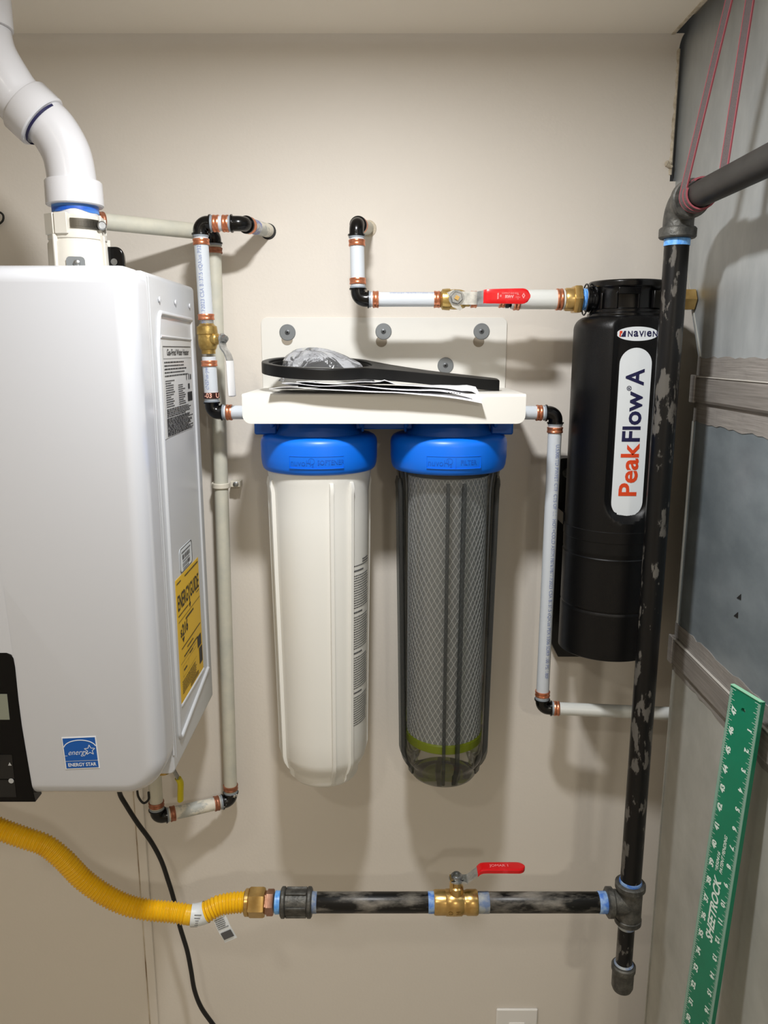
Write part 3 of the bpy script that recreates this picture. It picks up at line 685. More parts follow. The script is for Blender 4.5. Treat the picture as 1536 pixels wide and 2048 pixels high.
# ================================================================== FILTER HOUSINGS
prof_s = [(.0855,1.520),(.0850,1.508),(.0832,1.494),(.0808,1.476),(.0803,1.440),(.0790,1.340),(.0765,1.200),(.0742,1.050),(.0738,1.012),(.0715,1.001),(.0660,.990),(.0610,.984),(.0600,.978),(.0592,.968),(.0560,.963),(.0500,.9605)]
def rat(z, prof):
    P = sorted(prof, key=lambda q: q[1])
    for (ra,za),(rb,zb) in zip(P,P[1:]):
        if za <= z <= zb: return ra+(rb-ra)*(z-za)/(zb-za)
    return P[0][0] if z < P[0][1] else P[-1][0]
def rib(m, cx, th, wd=.0075, h=.0058, ztop=1.497, zbot=.968):
    zs = [zbot]+[.975,.984,.990,1.000,1.006]+[1.012+(ztop-.02-1.012)*k/10 for k in range(11)]+[ztop-.010,ztop]
    R = []; n = Vector((math.sin(th),-math.cos(th),0)); t = Vector((math.cos(th),math.sin(th),0)); c0 = Vector((cx,-CD,0))
    for z in zs:
        r = rat(z, prof_s); hh = h
        if z > ztop-.004: hh = h*.35
        if z < 1.012: hh = min(h, .0795-r)*.6+h*.4; 
        if z <= zbot: hh = .001
        c = c0+Z3*z
        R.append([c+n*(r-.003)+t*wd/2, c+n*(r+hh)+t*wd*.36, c+n*(r+hh)-t*wd*.36, c+n*(r-.003)-t*wd/2])
    m.rings(R)
def cap(root, cx, word):
    m = M(); m.lathe([(.068,1.5690),(.0850,1.5680),(.0905,1.5655),(.0940,1.5605),(.0950,1.5550),(.0948,1.5320),(.0935,1.5200),(.0915,1.5140),(.0885,1.5112),(.0830,1.5105)], (cx,-CD,0), Z3, n=96)
    c = build('threaded_cap', m, BLUE, root, smooth=60)
    Rc = .0949; mp = cyl_map(cx,-CD,1.5320,Rc,.03 if word[0]=='S' else .02); m = M()
    hw, hv = .0435, .0098
    for u0,v0,u1,v1 in ((-hw,hv-.0007,hw,hv),(-hw,-hv,hw,-hv+.0007)):
        N_ = 16
        for k in range(N_):
            a0, a1 = u0+(u1-u0)*k/N_, u0+(u1-u0)*(k+1)/N_
            m.rings([[mp(a0,v0,-.001),mp(a0,v1,-.001),mp(a0,v1,.0006),mp(a0,v0,.0006)],[mp(a1,v0,-.001),mp(a1,v1,-.001),mp(a1,v1,.0006),mp(a1,v0,.0006)]])
    for u0 in (-hw, hw-.0007, .0015): m.prism([(u0,-hv+.001),(u0+.0007,-hv+.001),(u0+.0007,hv-.001),(u0,hv-.001)], mp, -.001,.0006)
    build('raised_frame', m, BLUE, c)
    m = M(); textmesh('nuvoH', .0125, lambda u,v,t=0: mp(u-.0245,v-.0008,.0003), m, bold=-.0001); textmesh('2', .007, lambda u,v,t=0: mp(u-.0055,v-.0040,.0003), m); textmesh('O', .0150, lambda u,v,t=0: mp(u-.0075,v+.0015,.0003), m, bold=-.0004)
    textmesh(word, .0098, lambda u,v,t=0: mp(u+.0225,v,.0003), m, sx=.92, bold=.0001)
    build('embossed_lettering', m, mat('blue_emboss_edge',(0,88,194),.42) if 'blue_emboss_edge' not in MATS else MATS['blue_emboss_edge'], c)
    return c
fs = thing('filter_housing', 'tall opaque white ribbed filter housing under a blue threaded cap', 'water filter', (CXS[0],-CD,.9605))
cap(fs, CXS[0], 'SOFTENER')
m = M(); m.lathe(prof_s, (CXS[0],-CD,0), Z3, n=96)
for a in (-90,-61,17,41,107,131,197,221): rib(m, CXS[0], math.radians(a))
su = build('sump', m, HOUSE, fs, smooth=50)
m = M()
def smap(u, v, t=0):
    z = v; r = rat(z, prof_s)+.0004; th = math.radians(46)+u/.077
    return Vector((CXS[0]+r*math.sin(th), -CD-r*math.cos(th), z))
z = 1.365; k = 0
while z > 1.075:
    if k < 2: lines(m, smap, .022,.050,z,z,1,.0022,.2)
    elif k % 17 == 4: lines(m, smap, .0,.026,z,z,1,.0028,.1)
    elif k % 17 in (3,5) : pass
    else: lines(m, smap, .0,.050,z,z,1,.0016,.12)
    z -= .0042; k += 1
build('instruction_print', m, PRINTG, su)
fc = thing('filter_housing', 'tall smoky see-through filter housing showing a netted grey cartridge under a blue threaded cap', 'water filter', (CXS[1],-CD,.9605))
cap(fc, CXS[1], 'FILTER')
m = M(); m.lathe(prof_s, (CXS[1],-CD,0), Z3, n=96, cap0=False); build('sump', m, CLEAR, fc, smooth=50, fix=True)
m = M()
for a in (-92,-72,-4,14,72,92,160,180): rib(m, CXS[1], math.radians(a), .0062, .0052)
build('sump_ribs', m, RIBC, fc)
RCt = .0655; zb, zt = 1.040, 1.508
m = M(); m.lathe([(.030,zb+.004),(RCt-.0012,zb+.004),(RCt-.0012,zt),(.030,zt)], (CXS[1],-CD,0), Z3, n=64); ct = build('cartridge', m, CORE, fc)
m = M(); m.lathe([(.030,zb-.012),(RCt-.002,zb-.012),(RCt+.0016,zb-.009),(RCt+.0022,zb),(RCt+.0022,zb+.004),(RCt,zb+.006),(.030,zb+.006)], (CXS[1],-CD,0), Z3, n=64); build('end_cap', m, LIME, ct)
m = M(); m.lathe([(.030,zt-.006),(RCt+.0030,zt-.006),(RCt+.0034,zt),(RCt+.003,zt+.006),(.030,zt+.006)], (CXS[1],-CD,0), Z3, n=64); build('top_band', m, BAND, ct)
m = M(); NS = 42; cellh = .0168; turn = 2*math.pi/NS/cellh
for sgn in (1,-1):
    for k in range(NS):
        R = []
        for j in range(61):
            zz = zb+.006+(zt-.008-zb-.006)*j/60; a = 2*math.pi*k/NS+sgn*turn*(zz-zb)
            u = Vector((math.sin(a),-math.cos(a),0)); t = Vector((math.cos(a),math.sin(a),0)); c = Vector((CXS[1],-CD,zz))
            R.append([c+u*(RCt-.0012)+t*.00052, c+u*(RCt-.0002)+t*.0004, c+u*(RCt-.0002)-t*.0004, c+u*(RCt-.0012)-t*.00052])
        m.rings(R)
nt_ = build('netting', m, NET, ct, fix=False); nt_['kind'] = 'stuff'

# ================================================================== ON THE SHELF
def sheet(name, label, cat, zfun, x0, x1, d0_, d1_, material, nx=40, ny=8, th=.0006, parent=None):
    m = M(); top = []; bot = []
    for j in range(ny+1):
        for i in range(nx+1):
            s, t = i/nx, j/ny; x = x0+(x1-x0)*s; d, z = zfun(s, t, d0_+(d1_-d0_)*t)
            top.append(Vector((x,-d,z+th))); bot.append(Vector((x,-d,z)))
    n = (nx+1)*(ny+1); fs_ = []
    for j in range(ny):
        for i in range(nx):
            a = j*(nx+1)+i; q = (a,a+1,a+nx+2,a+nx+1); fs_ += [q, tuple(v+n for v in q[::-1])]
    for i in range(nx):
        fs_ += [(i,i+n,i+1+n,i+1), (ny*(nx+1)+i, ny*(nx+1)+i+1, ny*(nx+1)+i+1+n, ny*(nx+1)+i+n)]
    for j in range(ny):
        a, b = j*(nx+1), (j+1)*(nx+1); fs_ += [(a,b,b+n,a+n), (a+nx,a+nx+n,b+nx+n,b+nx)]
    m.add(top+bot, fs_)
    o = build(name, m, material, parent, origin=None if parent else Vector(((x0+x1)/2,-(d0_+d1_)/2,SZ)))
    if label: tag(o, label, cat)
    return o
bk = thing('instruction_booklet', 'folded white paper instruction sheets lying across the shelf under the black wrench', 'paper', (.03,-.15,SZ))
def zf0(s, t, d):
    droop = (.0165*max(0,(s-.58)/.42)**1.3)*max(0,(t-.45)/.55); lift = .006*math.exp(-((s-.06)/.12)**2)+.0035*math.sin(s*9)*.5+.0020
    return d+.004*math.sin(s*3.3)+.003*s, SZ+.0012+lift*t+.0045*math.sin(math.pi*min(1,s*1.4))*.6 - droop
def zf1(s, t, d): return d-.002, zf0(s*.93+.03,t,d)[1]+.0018+.0035*math.sin(2+s*7)**2*t+.0018
def zf2(s, t, d):
    tent = .0045*math.exp(-((s-.48)/.03)**2)*t
    return d-.010+.006*math.sin(s*5), zf1(s,t,d)[1]+.0014+.0050*math.sin(s*3.1)**2*t+tent+.004*math.exp(-((s-.95)/.04)**2)*t
sheet('paper_sheet', None, None, zf0, -.1680, .1440, .085, .2265, PAPER, parent=bk)
sheet('paper_sheet', None, None, zf1, -.1500, .1300, .075, .2225, PAPER, parent=bk)
sheet('paper_sheet', None, None, zf2, -.1300, .1450, .070, .2180, PAPER, parent=bk)
m = M(); mp = lambda u,v,t=0: Vector((u,-.2275-.002,1.6395+v))
# loose print on the hanging corner
m = M(); quads(m, [(.093+.004*i,0,.0955+.004*i,.0011) for i in range(5)], lambda u,v,t=0: Vector((u,-(.2265+.0075),SZ-.0000+.0035+v-.08*(u-.09)))); build('print', m, PRINTG, bk)
# black spacer strip seen in the gap
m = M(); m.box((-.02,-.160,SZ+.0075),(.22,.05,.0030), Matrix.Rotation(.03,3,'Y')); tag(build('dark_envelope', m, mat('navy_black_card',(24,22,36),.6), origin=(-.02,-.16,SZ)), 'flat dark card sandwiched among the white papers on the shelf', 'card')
# bag
m = M(); bc_ = Vector((-.092,-.125,SZ+.012)); nu, nv = 44, 18
R = []
for j in range(nv+1):
    t = j/nv; ring = []
    for i in range(nu):
        a = 2*math.pi*i/nu; rx, ry = .074, .050
        f_ = math.cos(t*math.pi/2)**.8
        fold = 1+.10*math.sin(a*3+t*5)+.10*(.5-abs(math.sin(a*4.5+t*3)))+.05*(.5-abs(math.sin(a*9-t*7)))
        zz = .054*(math.sin(t*math.pi/2))**1.3*(1+.10*(.5-abs(math.sin(a*2.5+1)))) + .0035*math.sin(a*5+t*9)*(1-t)
        ring.append(bc_+Vector((rx*f_*fold*math.cos(a)-.024*t, ry*f_*fold*math.sin(a), zz)))
    R.append(ring)
m.rings(R, True, False, True)
for q in m.v:
    if q.z < SZ+.012: q.z = SZ+.012
tag(build('plastic_bag', m, BAG, origin=bc_, smooth=48), 'crumpled clear plastic bag poking up through the ring of the black wrench', 'bag')
# housing wrench
WT = thing('filter_wrench', 'black plastic ring wrench lying tilted over the papers on the shelf', 'wrench', (-.02,-.11,SZ))
def wz(x):
    return SZ + .0345 + .0045*max(-1,min(1,(-.03-x)/.15)) - .020*max(0,(x+.03))/.20*.92
def wpt(x, d, z): return Vector((x,-d,wz(x)+z-.09*(d-.106)))
outer = []; inner = []
rc, cxw, cdw = .0915, -.1015, .1060
hx, hw2 = .1840, .0165
a0 = math.radians(42)
for k in range(33):
    a = a0+(2*math.pi-2*a0)*k/32; outer.append((cxw+rc*1.03*math.cos(a), cdw+rc*math.sin(a)))
e_ = outer[-1]; s_ = outer[0]
hand = [(-.005,.048),(.035,.082),(.09,.096)]
bot_ = [(e_[0]+.03, e_[1]+.022), (.02,.078), (.09,.094),(hx-.004,.098),(hx,.103),(hx,.123),(hx-.004,.128),(.09,.134),(.02,.147),(s_[0]+.03,s_[1]-.010)]
outer2 = outer+bot_
inn = [(cxw+(rc-.012)*1.03*math.cos(2*math.pi*k/48), cdw+(rc-.012)*math.sin(2*math.pi*k/48)) for k in range(48)]
def nearest_ring(poly, pts):
    return None
bm_ = M(); h2 = .0085
N_ = 72
import bisect
def ray_out(a):
    c = Vector((cxw,cdw)); dv_ = Vector((math.cos(a),math.sin(a))); best = rc
    n = len(outer2)
    for i in range(n):
        p, q = Vector(outer2[i]), Vector(outer2[(i+1)%n]); e = q-p; den = dv_.x*e.y-dv_.y*e.x
        if abs(den) < 1e-9: continue
        w0 = p-c; t = (w0.x*e.y-w0.y*e.x)/den; s = (w0.x*dv_.y-w0.y*dv_.x)/den
        if t > 0 and -1e-6 <= s <= 1+1e-6: best = max(best, t) if t > rc*.9 else best
    return best
angs = sorted(set([2*math.pi*k/N_ for k in range(N_)]+[math.radians(q) for q in (1.2,2.4,3.4,357.4,358.4,-.8%360)]))
vo = [(cxw+ray_out(a)*math.cos(a), cdw+ray_out(a)*math.sin(a)) for a in angs]
vi = [(cxw+(rc-.011)*1.03*math.cos(a), cdw+(rc-.011)*math.sin(a)) for a in angs]
R = [[wpt(x,d,-h2) for x,d in vo],[wpt(x,d,h2) for x,d in vo],[wpt(x,d,h2) for x,d in vi],[wpt(x,d,-h2) for x,d in vi],[wpt(x,d,-h2) for x,d in vo]]
bm_.rings(R, True, False, False)
build('ring_and_handle', bm_, RUB, WT, bevel=.0015)
m = M(); rs = [(cxw+(rc-.016)*1.03*math.cos(a), cdw+(rc-.016)*math.sin(a)) for a in angs]; rs2 = [(cxw+(rc-.0105)*1.03*math.cos(a), cdw+(rc-.0105)*math.sin(a)) for a in angs]
m.rings([[wpt(x,d,-h2*.7) for x,d in rs2],[wpt(x,d,h2*.5) for x,d in rs2],[wpt(x,d,h2*.5) for x,d in rs],[wpt(x,d,-h2*.7) for x,d in rs],[wpt(x,d,-h2*.7) for x,d in rs2]], True, False, False)
build('inner_lip', m, RUB, WT)

# ================================================================== BLACK SCALE TANK
TX, TD, TR = .3800, .115, .0785
tk = thing('scale_filter_tank', 'tall satin black treatment tank with a long white lettered label, strapped to the wall', 'tank', (TX,-TD,1.205))
def tprof(z):
    if z > 1.7320: return TR-.020*(1-math.sqrt(max(0,1-((z-1.7320)/.020)**2)))
    for g in (1.3780,1.2860):
        if abs(z-g) < .0035: return TR+.0012-.0022*math.cos((z-g)/.0035*math.pi/2)
    if 1.402 < z < 1.420: return TR+.0012
    return TR+(.0006 if z < 1.402 else 0)
zs = sorted(set([1.205,1.2055,1.207]+[1.205+.0045*k for k in range(2,118)]+[1.7320+.02*math.sin(math.pi/2*k/8) for k in range(9)]+[1.2825,1.2895,1.3745,1.3815,1.4015,1.4025,1.4195,1.4205]))
TN = 144; PH, PZ0, PDist = .0400, 1.434, .0665
R = []
for z in zs:
    ring = []
    for j in range(TN):
        a = -math.pi+2*math.pi*j/TN; r = tprof(z); x = r*math.sin(a)
        if z < 1.207: r -= .004*(1.207-z)/.002
        yy = -r*math.cos(a)
        if abs(a) < math.pi/2:
            dist = math.hypot(x, z-(PZ0+PH)) if z < PZ0+PH else abs(x)
            k_ = max(0., min(1., (PH-dist)/.012)); k_ = k_*k_*(3-2*k_)
            if -yy > PDist-.0005: yy = yy*(1-k_) - (PDist-.0005)*k_
        ring.append(Vector((TX+x,-TD+yy,z)))
    R.append(ring)
m = M(); m.rings(R); body = build('tank_body', m, mat('satin_black_plastic',(8,8,9),.38,spec=.3,bump=(900,.12)), tk, smooth=28)
m = M(); m.lathe([(.050,1.748),(.0590,1.7500),(.0590,1.7560),(.0560,1.7575),(.0560,1.7620),(.0530,1.7630),(.0530,1.7880),(.0565,1.7930),(.0590,1.7960),(.0590,1.8030),(.0570,1.8050),(.0,1.8065)], (TX,-TD,0), Z3, n=64)
for a in (-1.0,-.55,.05,.62,1.2):
    p = Vector((TX+.0535*math.sin(a),-TD-.0535*math.cos(a),1.774)); m.box(p,(.0035,.006,.024),Matrix.Rotation(a,3,'Z'))
m.box((TX-.012,-TD-.0545,1.788),(.034,.006,.010)); m.box((TX+.036,-TD-.042,1.7755),(.030,.006,.026),Matrix.Rotation(.7,3,'Z'))
hd = build('tank_head', m, BLACKP, tk, bevel=.0008)
for s in (-1,1):
    m = M(); m.lathe([(.010,.0),(.0225,0),(.0225,.004),(.0205,.0045),(.0205,.0065),(.0228,.007),(.0228,.0105),(.0205,.011),(.0205,.0135),(.0190,.014),(.0190,.0190),(.010,.0190)], Vector((TX+s*.044,-TD,1.7780)), X3*s, n=32)
    build('port', m, BLACKP, hd)
m = M(); m.tube([Vector((TX-.0645+.001*math.sin(a),-TD-.0205*math.cos(a),1.7780+.0235*math.sin(a))) for a in (2*math.pi*k/28 for k in range(29))], .0012, n=8); build('retaining_wire', m, DARKM, hd)
# right fitting going behind the duct
m = M(); m.lathe([(.010,0),(.0225,0),(.0225,.010),(.0175,.011),(.0175,.042),(.010,.042)], Vector((TX+.0625,-TD,1.7780)), X3, n=6, u=(0,.5,.866)); build('outlet_bushing', m, BRASS2, tk)
PF = plane_map((TX,-TD-PDist+.0004,0), X3, Z3)
ov = [(.0315*math.cos(a),1.7245+.0105*math.sin(a)) for a in (2*math.pi*k/48 for k in range(48))]
m = M(); m.prism(ov, lambda u,v,t=0: PF(u,v+0,t), .0,.0006); lb = build('oval_label', m, LABW, tk)
m = M(); [textfit(q, a_, b_, 1.7202, 1.7288, lambda u,v,t=0: PF(u,v,.001), m, bold=.025) for q, a_, b_ in (('N',-.0148,-.0078),('a',-.0060,.0010),('V',.0019,.0093),('I',.0102,.0115),('e',.0137,.0208),('N',.0225,.0295))]; build('lettering', m, NAVY, lb)
m = M(); quads(m, [(-.0272,1.7202,-.0252,1.7288),(-.0250,1.7250,-.0232,1.7288)], lambda u,v,t=0: PF(u,v,.001)); build('emblem_red', m, ORANGE, lb)
m = M(); m.add([PF(-.0250,1.7202,.001),PF(-.0178,1.7202,.001),PF(-.0178,1.7288,.001),PF(-.0205,1.7288,.001)], [(0,1,2,3)]); build('emblem_blue', m, NAVY, lb)
cap_ = [(.0243*math.cos(a),1.6797+.0243*math.sin(a)) for a in (math.pi*k/20 for k in range(21))]+[(.0243*math.cos(a),1.4673+.0243*math.sin(a)) for a in (math.pi+math.pi*k/20 for k in range(21))]
m = M(); m.prism(cap_, PF, .0,.0006); lb = build('long_label', m, LABW, tk)
vert = lambda u,v,t=0: PF(-v, u, .001)
m = M(); textfit('Peak', 1.4775, 1.5600, -.0142, .0142, vert, m, bold=.022); build('orange_lettering', m, ORANGE, lb)
m = M(); textfit('Flow', 1.5625, 1.6395, -.0140, .0142, vert, m, bold=.022); textfit('A', 1.6478, 1.6730, -.0140, .0140, vert, m, bold=.022)
textfit('®', 1.6400, 1.6475, .0040, .0115, vert, m, bold=.01); build('navy_lettering', m, NAVY, lb)
# wall bracket of the tank
bp_ = [(-.080,1.190),(-.060,1.150),(.060,1.150),(.080,1.190),(.080,1.502)]+[(.065+.015*math.cos(a),1.502+.015*math.sin(a)) for a in (math.pi/2*k/6 for k in range(1,7))]+[(-.065+.015*math.cos(a),1.502+.015*math.sin(a)) for a in (math.pi/2+math.pi/2*k/6 for k in range(7))]
m = M(); m.prism([(a+TX-.0010,b) for a,b in bp_], lambda a,b,t: Vector((a,-t,b)), .001,.034); wb = build('wall_bracket', m, mat('matte_black_bracket',(9,9,10),.5), tk, bevel=.001)
m = M(); m.lathe([(.0070,0),(.0085,0),(.0085,.001),(.0070,.001)], at(1135,946,.035), -Y3, n=24); build('hanging_hole', m, STEEL, wb)
m = M()
for s in (-1,1): m.box((TX+s*.0790,-.068,1.4250),(.0035,.075,.020))
build('strap_arm', m, BLACKP, wb)

# ================================================================== GAS PIPE
GX, GD, GR = .4045, .250, .0167
gp = thing('gas_pipe', 'black iron gas pipe with red-handled brass valve, tee, drip leg and elbow', 'pipe', (GX,-GD,.81))
ZE, ZT = 1.8960, .8080
c = Vector((GX,-GD,0))
m = M(); m.lathe([(GR,ZT+.025),(GR,ZE-.030)], c, Z3, n=32); build('riser_pipe', m, IRONV, gp)
m = M(); P = fillet([c+Z3*(ZE-.040), c+Z3*ZE, c+Z3*ZE-Y3*.040], .024, 12); m.tube(P, .0205, n=30)
for o_, d_ in ((c+Z3*(ZE-.045), Z3), (c+Z3*ZE-Y3*.045, Y3)):
    m.lathe([(.018,0),(.0232,0),(.0250,.002),(.0250,.0125),(.0232,.0145),(.019,.015)], o_, d_, n=32)
build('elbow', m, MALL, gp)
m = M(); m.lathe([(GR+.0008,0),(GR+.0008,.009)], c+Z3*(ZE-.0545), Z3, n=32); build('sealant_band', m, TAPEL, gp)
m = M(); m.lathe([(GR,0),(GR,1.75)], c+Z3*ZE-Y3*.043, Vector((0,-1,.0)), n=32); build('run_pipe', m, IRONT, gp)
def bead(m, o, ax, r, h=.012): m.lathe([(r*.8,0),(r,0),(r+.0032,.002),(r+.0032,h-.002),(r,h),(r*.8,h)], o, ax, n=32)
m = M(); tc_ = c+Z3*ZT
m.lathe([(.0205,-.030),(.0205,.030)], tc_, Z3, n=32); m.lathe([(.0205,0),(.0205,.034)], tc_, -X3, n=32)
bead(m, tc_+Z3*.026, Z3, .0212); bead(m, tc_-X3*.026, -X3, .0212); bead(m, tc_-Z3*.026, -Z3, .0185)
build('tee', m, MALL, gp)
m = M(); m.lathe([(GR+.001,0),(GR+.0018,.003),(GR+.0006,.007)], tc_+Z3*.036, Z3, n=28); build('sealant_band', m, TAPE, gp)
m = M(); m.lathe([(.0135,.685),(.0135,ZT-.034)], c-X3*.0015, Z3, n=28); build('drip_leg', m, IRONV, gp)
m = M(); m.lathe([(.0140,ZT-.046),(.0148,ZT-.042),(.0140,ZT-.037)], c-X3*.0015, Z3, n=28); build('sealant_band', m, TAPEG, gp)
m = M(); m.lathe([(.0120,.690),(.0180,.690),(.0198,.688),(.0198,.680),(.0180,.677),(.0178,.648),(.0155,.642),(0,.641)], c-X3*.0015, Z3, n=32); build('pipe_cap', m, MALL, gp)
m = M(); m.lathe([(.0135,.6895),(.0160,.6915),(.0135,.6945)], c-X3*.0015, Z3, n=28); build('sealant_band', m, TAPEG, gp)
def gx(px): return Vector((at(px,1804,GD).x, -GD, ZT))
def gseg(name, p0, p1, r, material, n=32):
    a, b = gx(p0), gx(p1); m = M(); m.lathe([(r*.97,0),(r,.0008),(r,(b-a).length-.0008),(r*.97,(b-a).length)], a, X3, n=n); return build(name, m, material, gp)
gseg('sealant_band', 1196, 1216, GR+.0006, TAPE)
gseg('pipe_nipple', 974, 1200, GR-.0002, IRONH); gseg('sealant_band', 955, 978, GR+.0002, TAPEG)
gseg('sealant_band', 856, 872, GR+.0003, TAPE); gseg('pipe_nipple', 630, 860, GR-.0002, IRONH); gseg('sealant_band', 618, 634, GR+.0003, TAPEG)
# valve
vcg = gx(912); m = M()
m.lathe([(.015,-.036),(.0178,-.036),(.0196,-.033)], vcg, X3, n=8, cap1=False)
m.lathe([(.0150,-.0365),(.0190,-.0365),(.0200,-.0340),(.0200,-.0175),(.0208,-.0165),(.0212,-.004),(.0208,.0085),(.0190,.0110),(.0188,.0150),(.0202,.0180),(.0204,.0330),(.0190,.0355),(.0150,.0360)], vcg, X3, n=28)
m.lathe([(.0120,.010),(.0115,.030),(.0090,.032),(.0080,.046),(0,.046)], vcg, Z3, n=20)
m.box(vcg+Vector((-.0085,0,.036)),(.005,.016,.020))
gv = build('valve_body', m, BRASS2, gp)
m = M(); mpv = tube_map(vcg-X3*.010, X3, Vector((0,-1,-.25)), .0213); textmesh('O', .011, lambda u,v,t=0: mpv(-v-.000,u,.0004), m); textmesh('H', .011, lambda u,v,t=0: mpv(-v+.013,u,.0004), m); build('cast_marks', m, BRASS, gv)
lo_ = vcg+Z3*.0440
m = M(); m.strip(spline([lo_-X3*.009, lo_+X3*.006, lo_+X3*.0165, lo_+X3*.024+Z3*.005, lo_+X3*.036+Z3*.0155, lo_+X3*.046+Z3*.0195],5), Y3, .0190, .0028); m.lathe([(.0125,-.0014),(.0125,.0014),(0,.0014)], lo_, Z3, n=24); m.prism([(.006,-.006),(.018,-.012),(.016,-.003)], plane_map(lo_,X3,Y3), -.0014,.0014); build('lever', m, CHROME, gv)
G1 = lo_+X3*.0335+Z3*.0135
g_ = grip(gv, [G1, G1+X3*.0080+Z3*.0060, G1+X3*.030+Z3*.0068, G1+X3*.055+Z3*.0068, G1+X3*.0775+Z3*.0066], Y3, Z3, .0205, .0225, .0072, REDV)
m = M(); mpv = plane_map(G1+X3*.040+Z3*.0110, X3, Y3); textmesh('JOMAR 1', .0085, lambda u,v,t=0: mpv(u-.004,v,0), m, sx=.95); build('print', m, PRINTR, gv)
m = M(); m.lathe([(.0092,0),(.0092,.0055),(.0060,.0065),(.0060,.0090),(.0035,.0092),(.0035,.0062),(0,.0062)], lo_+Z3*.0012, Z3, n=18); build('lever_nut', m, STEEL, gv)
# coupling
cc = gx(593); m = M(); m.lathe([(.0205,-.022),(.0205,.022)], cc, X3, n=32); bead(m, cc-X3*.026, X3, .0212, .009); bead(m, cc+X3*.017, X3, .0212, .009)
for a in (.2,1.25,2.3,-.85): m.box(cc+Vector((0,-.0206*math.cos(a),.0206*math.sin(a))),(.034,.004,.006),Matrix.Rotation(-a+math.pi/2,3,'X'))
build('coupling', m, MALL, gp, bevel=.001)
m = M(); m.lathe([(.0165,0),(.0182,.001),(.0178,.009),(.0165,.010)], gx(550), X3, n=28); build('sealant_band', m, TAPEL, gp)

# ================================================================== YELLOW GAS HOSE
hose = thing('flexible_gas_hose', 'yellow corrugated flexible gas hose with brass nuts sweeping left under the heater', 'hose', gx(490))
PX = [(503,1804,.25),(488,1804,.25),(462,1806,.25),(438,1811,.252),(420,1820,.255),(404,1827,.257),(383,1830,.26),(346,1824.5,.262),(292,1819,.265),(248,1808,.268),(204,1786,.27),(164,1757,.272),(128,1720,.275),(91,1691,.277),(47,1675,.28),(0,1658,.282),(-60,1632,.285)]
path = resample(spline([at(*p) for p in PX], 14), .00052)
rad = []; s = 0
for i, p in enumerate(path):
    if i: s += (path[i]-path[i-1]).length
    amp = .00115
    if .088 < s < .112: amp = .0002
    rad.append(.0158+amp*math.sin(2*math.pi*s/.0054))
m = M(); m.tube(path, rad, n=20); build('corrugated_tube', m, YELH, hose)
m = M(); m.lathe([(.0150,0),(.0200,0),(.0215,.0015),(.0215,.0065),(.0190,.0072)], gx(490), X3, n=30); m.lathe([(.0190,.0070),(.0222,.0070),(.0235,.0090),(.0235,.0300),(.0222,.0330),(.0180,.0345)], gx(490), X3, n=6, u=(0,.5,.866)); build('flare_nut', m, BRASS2, hose)
m = M(); m.lathe([(.0150,0),(.0180,0),(.0180,.002),(.0208,.003),(.0208,.0125),(.0195,.0140),(.0150,.0140)], gx(531), X3, n=6, u=(0,.7,.7)); build('hex_adapter', m, BRONZE, hose)
def near(px):
    q = min(range(len(path)), key=lambda i: abs(path[i].x-at(px,1825,.256).x)); return q
ia, ib = near(413), near(381)
m = M(); ia, ib = sorted((ia, ib)); m.tube(path[ia:ib:6], .0176, n=22, cap=False); tg = build('wrapped_tag', m, LABW, hose)
T0 = at(437,1830,.262); T1 = at(462,1880,.268); wv = Vector((1,0,.35)).normalized()
m = M(); m.strip([T0, T0.lerp(T1,.5)-Y3*.003, T1], wv, .0225, .0006); tl = build('tag_tail', m, LABW, hose)
dd = (T1-T0).normalized(); wv2 = (wv-dd*wv.dot(dd)).normalized(); mp = lambda u,v,t=0: T0.lerp(T1,.5)+wv2*u-dd*v+(-Y3)*(.0042-abs(v)*.10*1.2+.0006)
m = M(); lines(m, mp, -.0095,.0095,.018,.003,6,.0013,.2); quads(m, [(-.009,-.0175,.0095,-.004)], mp); build('print', m, PRINTG, tl)
tm_ = lambda u,v,t=0: path[(ia+ib)//2]+Vector((u+v*.35,-.0180+abs(v)**2*22,v-.0))
m = M(); lines(m, tm_, -.006,.006,.011,-.011,6,.0012,.1); build('print', m, PRINTG, tg)

# ================================================================== BLACK CORD
PX = [(236,1560,.10),(240,1588,.085),(252,1610,.08),(275,1646,.07),(302,1683,.06),(322,1720,.06),(335,1757,.06),(348,1800,.06),(359,1850,.06),(374,1900,.06),(382,1940,.06),(389,1980,.06),(402,2014,.06),(424,2046,.06),(450,2080,.06)]
m = M(); m.tube(spline([at(*p) for p in PX], 8), .0044, n=14)
tag(build('power_cord', m, CORD, origin=at(240,1588,.085)), 'black power cord trailing down from the heater behind the yellow hose', 'cord')
m = M(); m.tube(spline([at(-14,432,.006),at(-4,424,.008),at(6,430,.009),at(5,442,.009),at(-8,452,.007)],8), .0018, n=8)
tag(build('wire_loop', m, CORD, origin=at(0,435,.006)), 'dark wire loop against the wall at the far left edge', 'wire')

# ================================================================== DUCT
DXp = .488
du = thing('sheet_metal_duct', 'galvanised sheet metal duct trunk with mastic-smeared seams along the right side', 'duct', (DXp,-.15,0))
FR = 1.0
def dp(d, z, x=0): return Vector((DXp+x,-d,z))
def panel(name, poly, material, xs=None, depth=.42):
    m = M(); n = len(poly); xs = xs or [0]*n
    m.v = [dp(d,z,x) for (d,z),x in zip(poly,xs)]+[Vector((DXp+depth,-d,z)) for d,z in poly]
    m.f = [tuple(range(n)), tuple(range(n,2*n))[::-1]]+[(i,(i+1)%n,n+(i+1)%n,n+i) for i in range(n)]
    return build(name, m, material, du, smooth=2)
S1, S2 = 1.6430, 1.2130
panel('lower_section', [(.146,0),(FR,0),(FR,S2),(.146,S2)], GALVL)
m = M()
mid = [(.146,S2),(FR,S2),(FR,S1),(.152,S1)]
panel('middle_section', mid, GALVM)
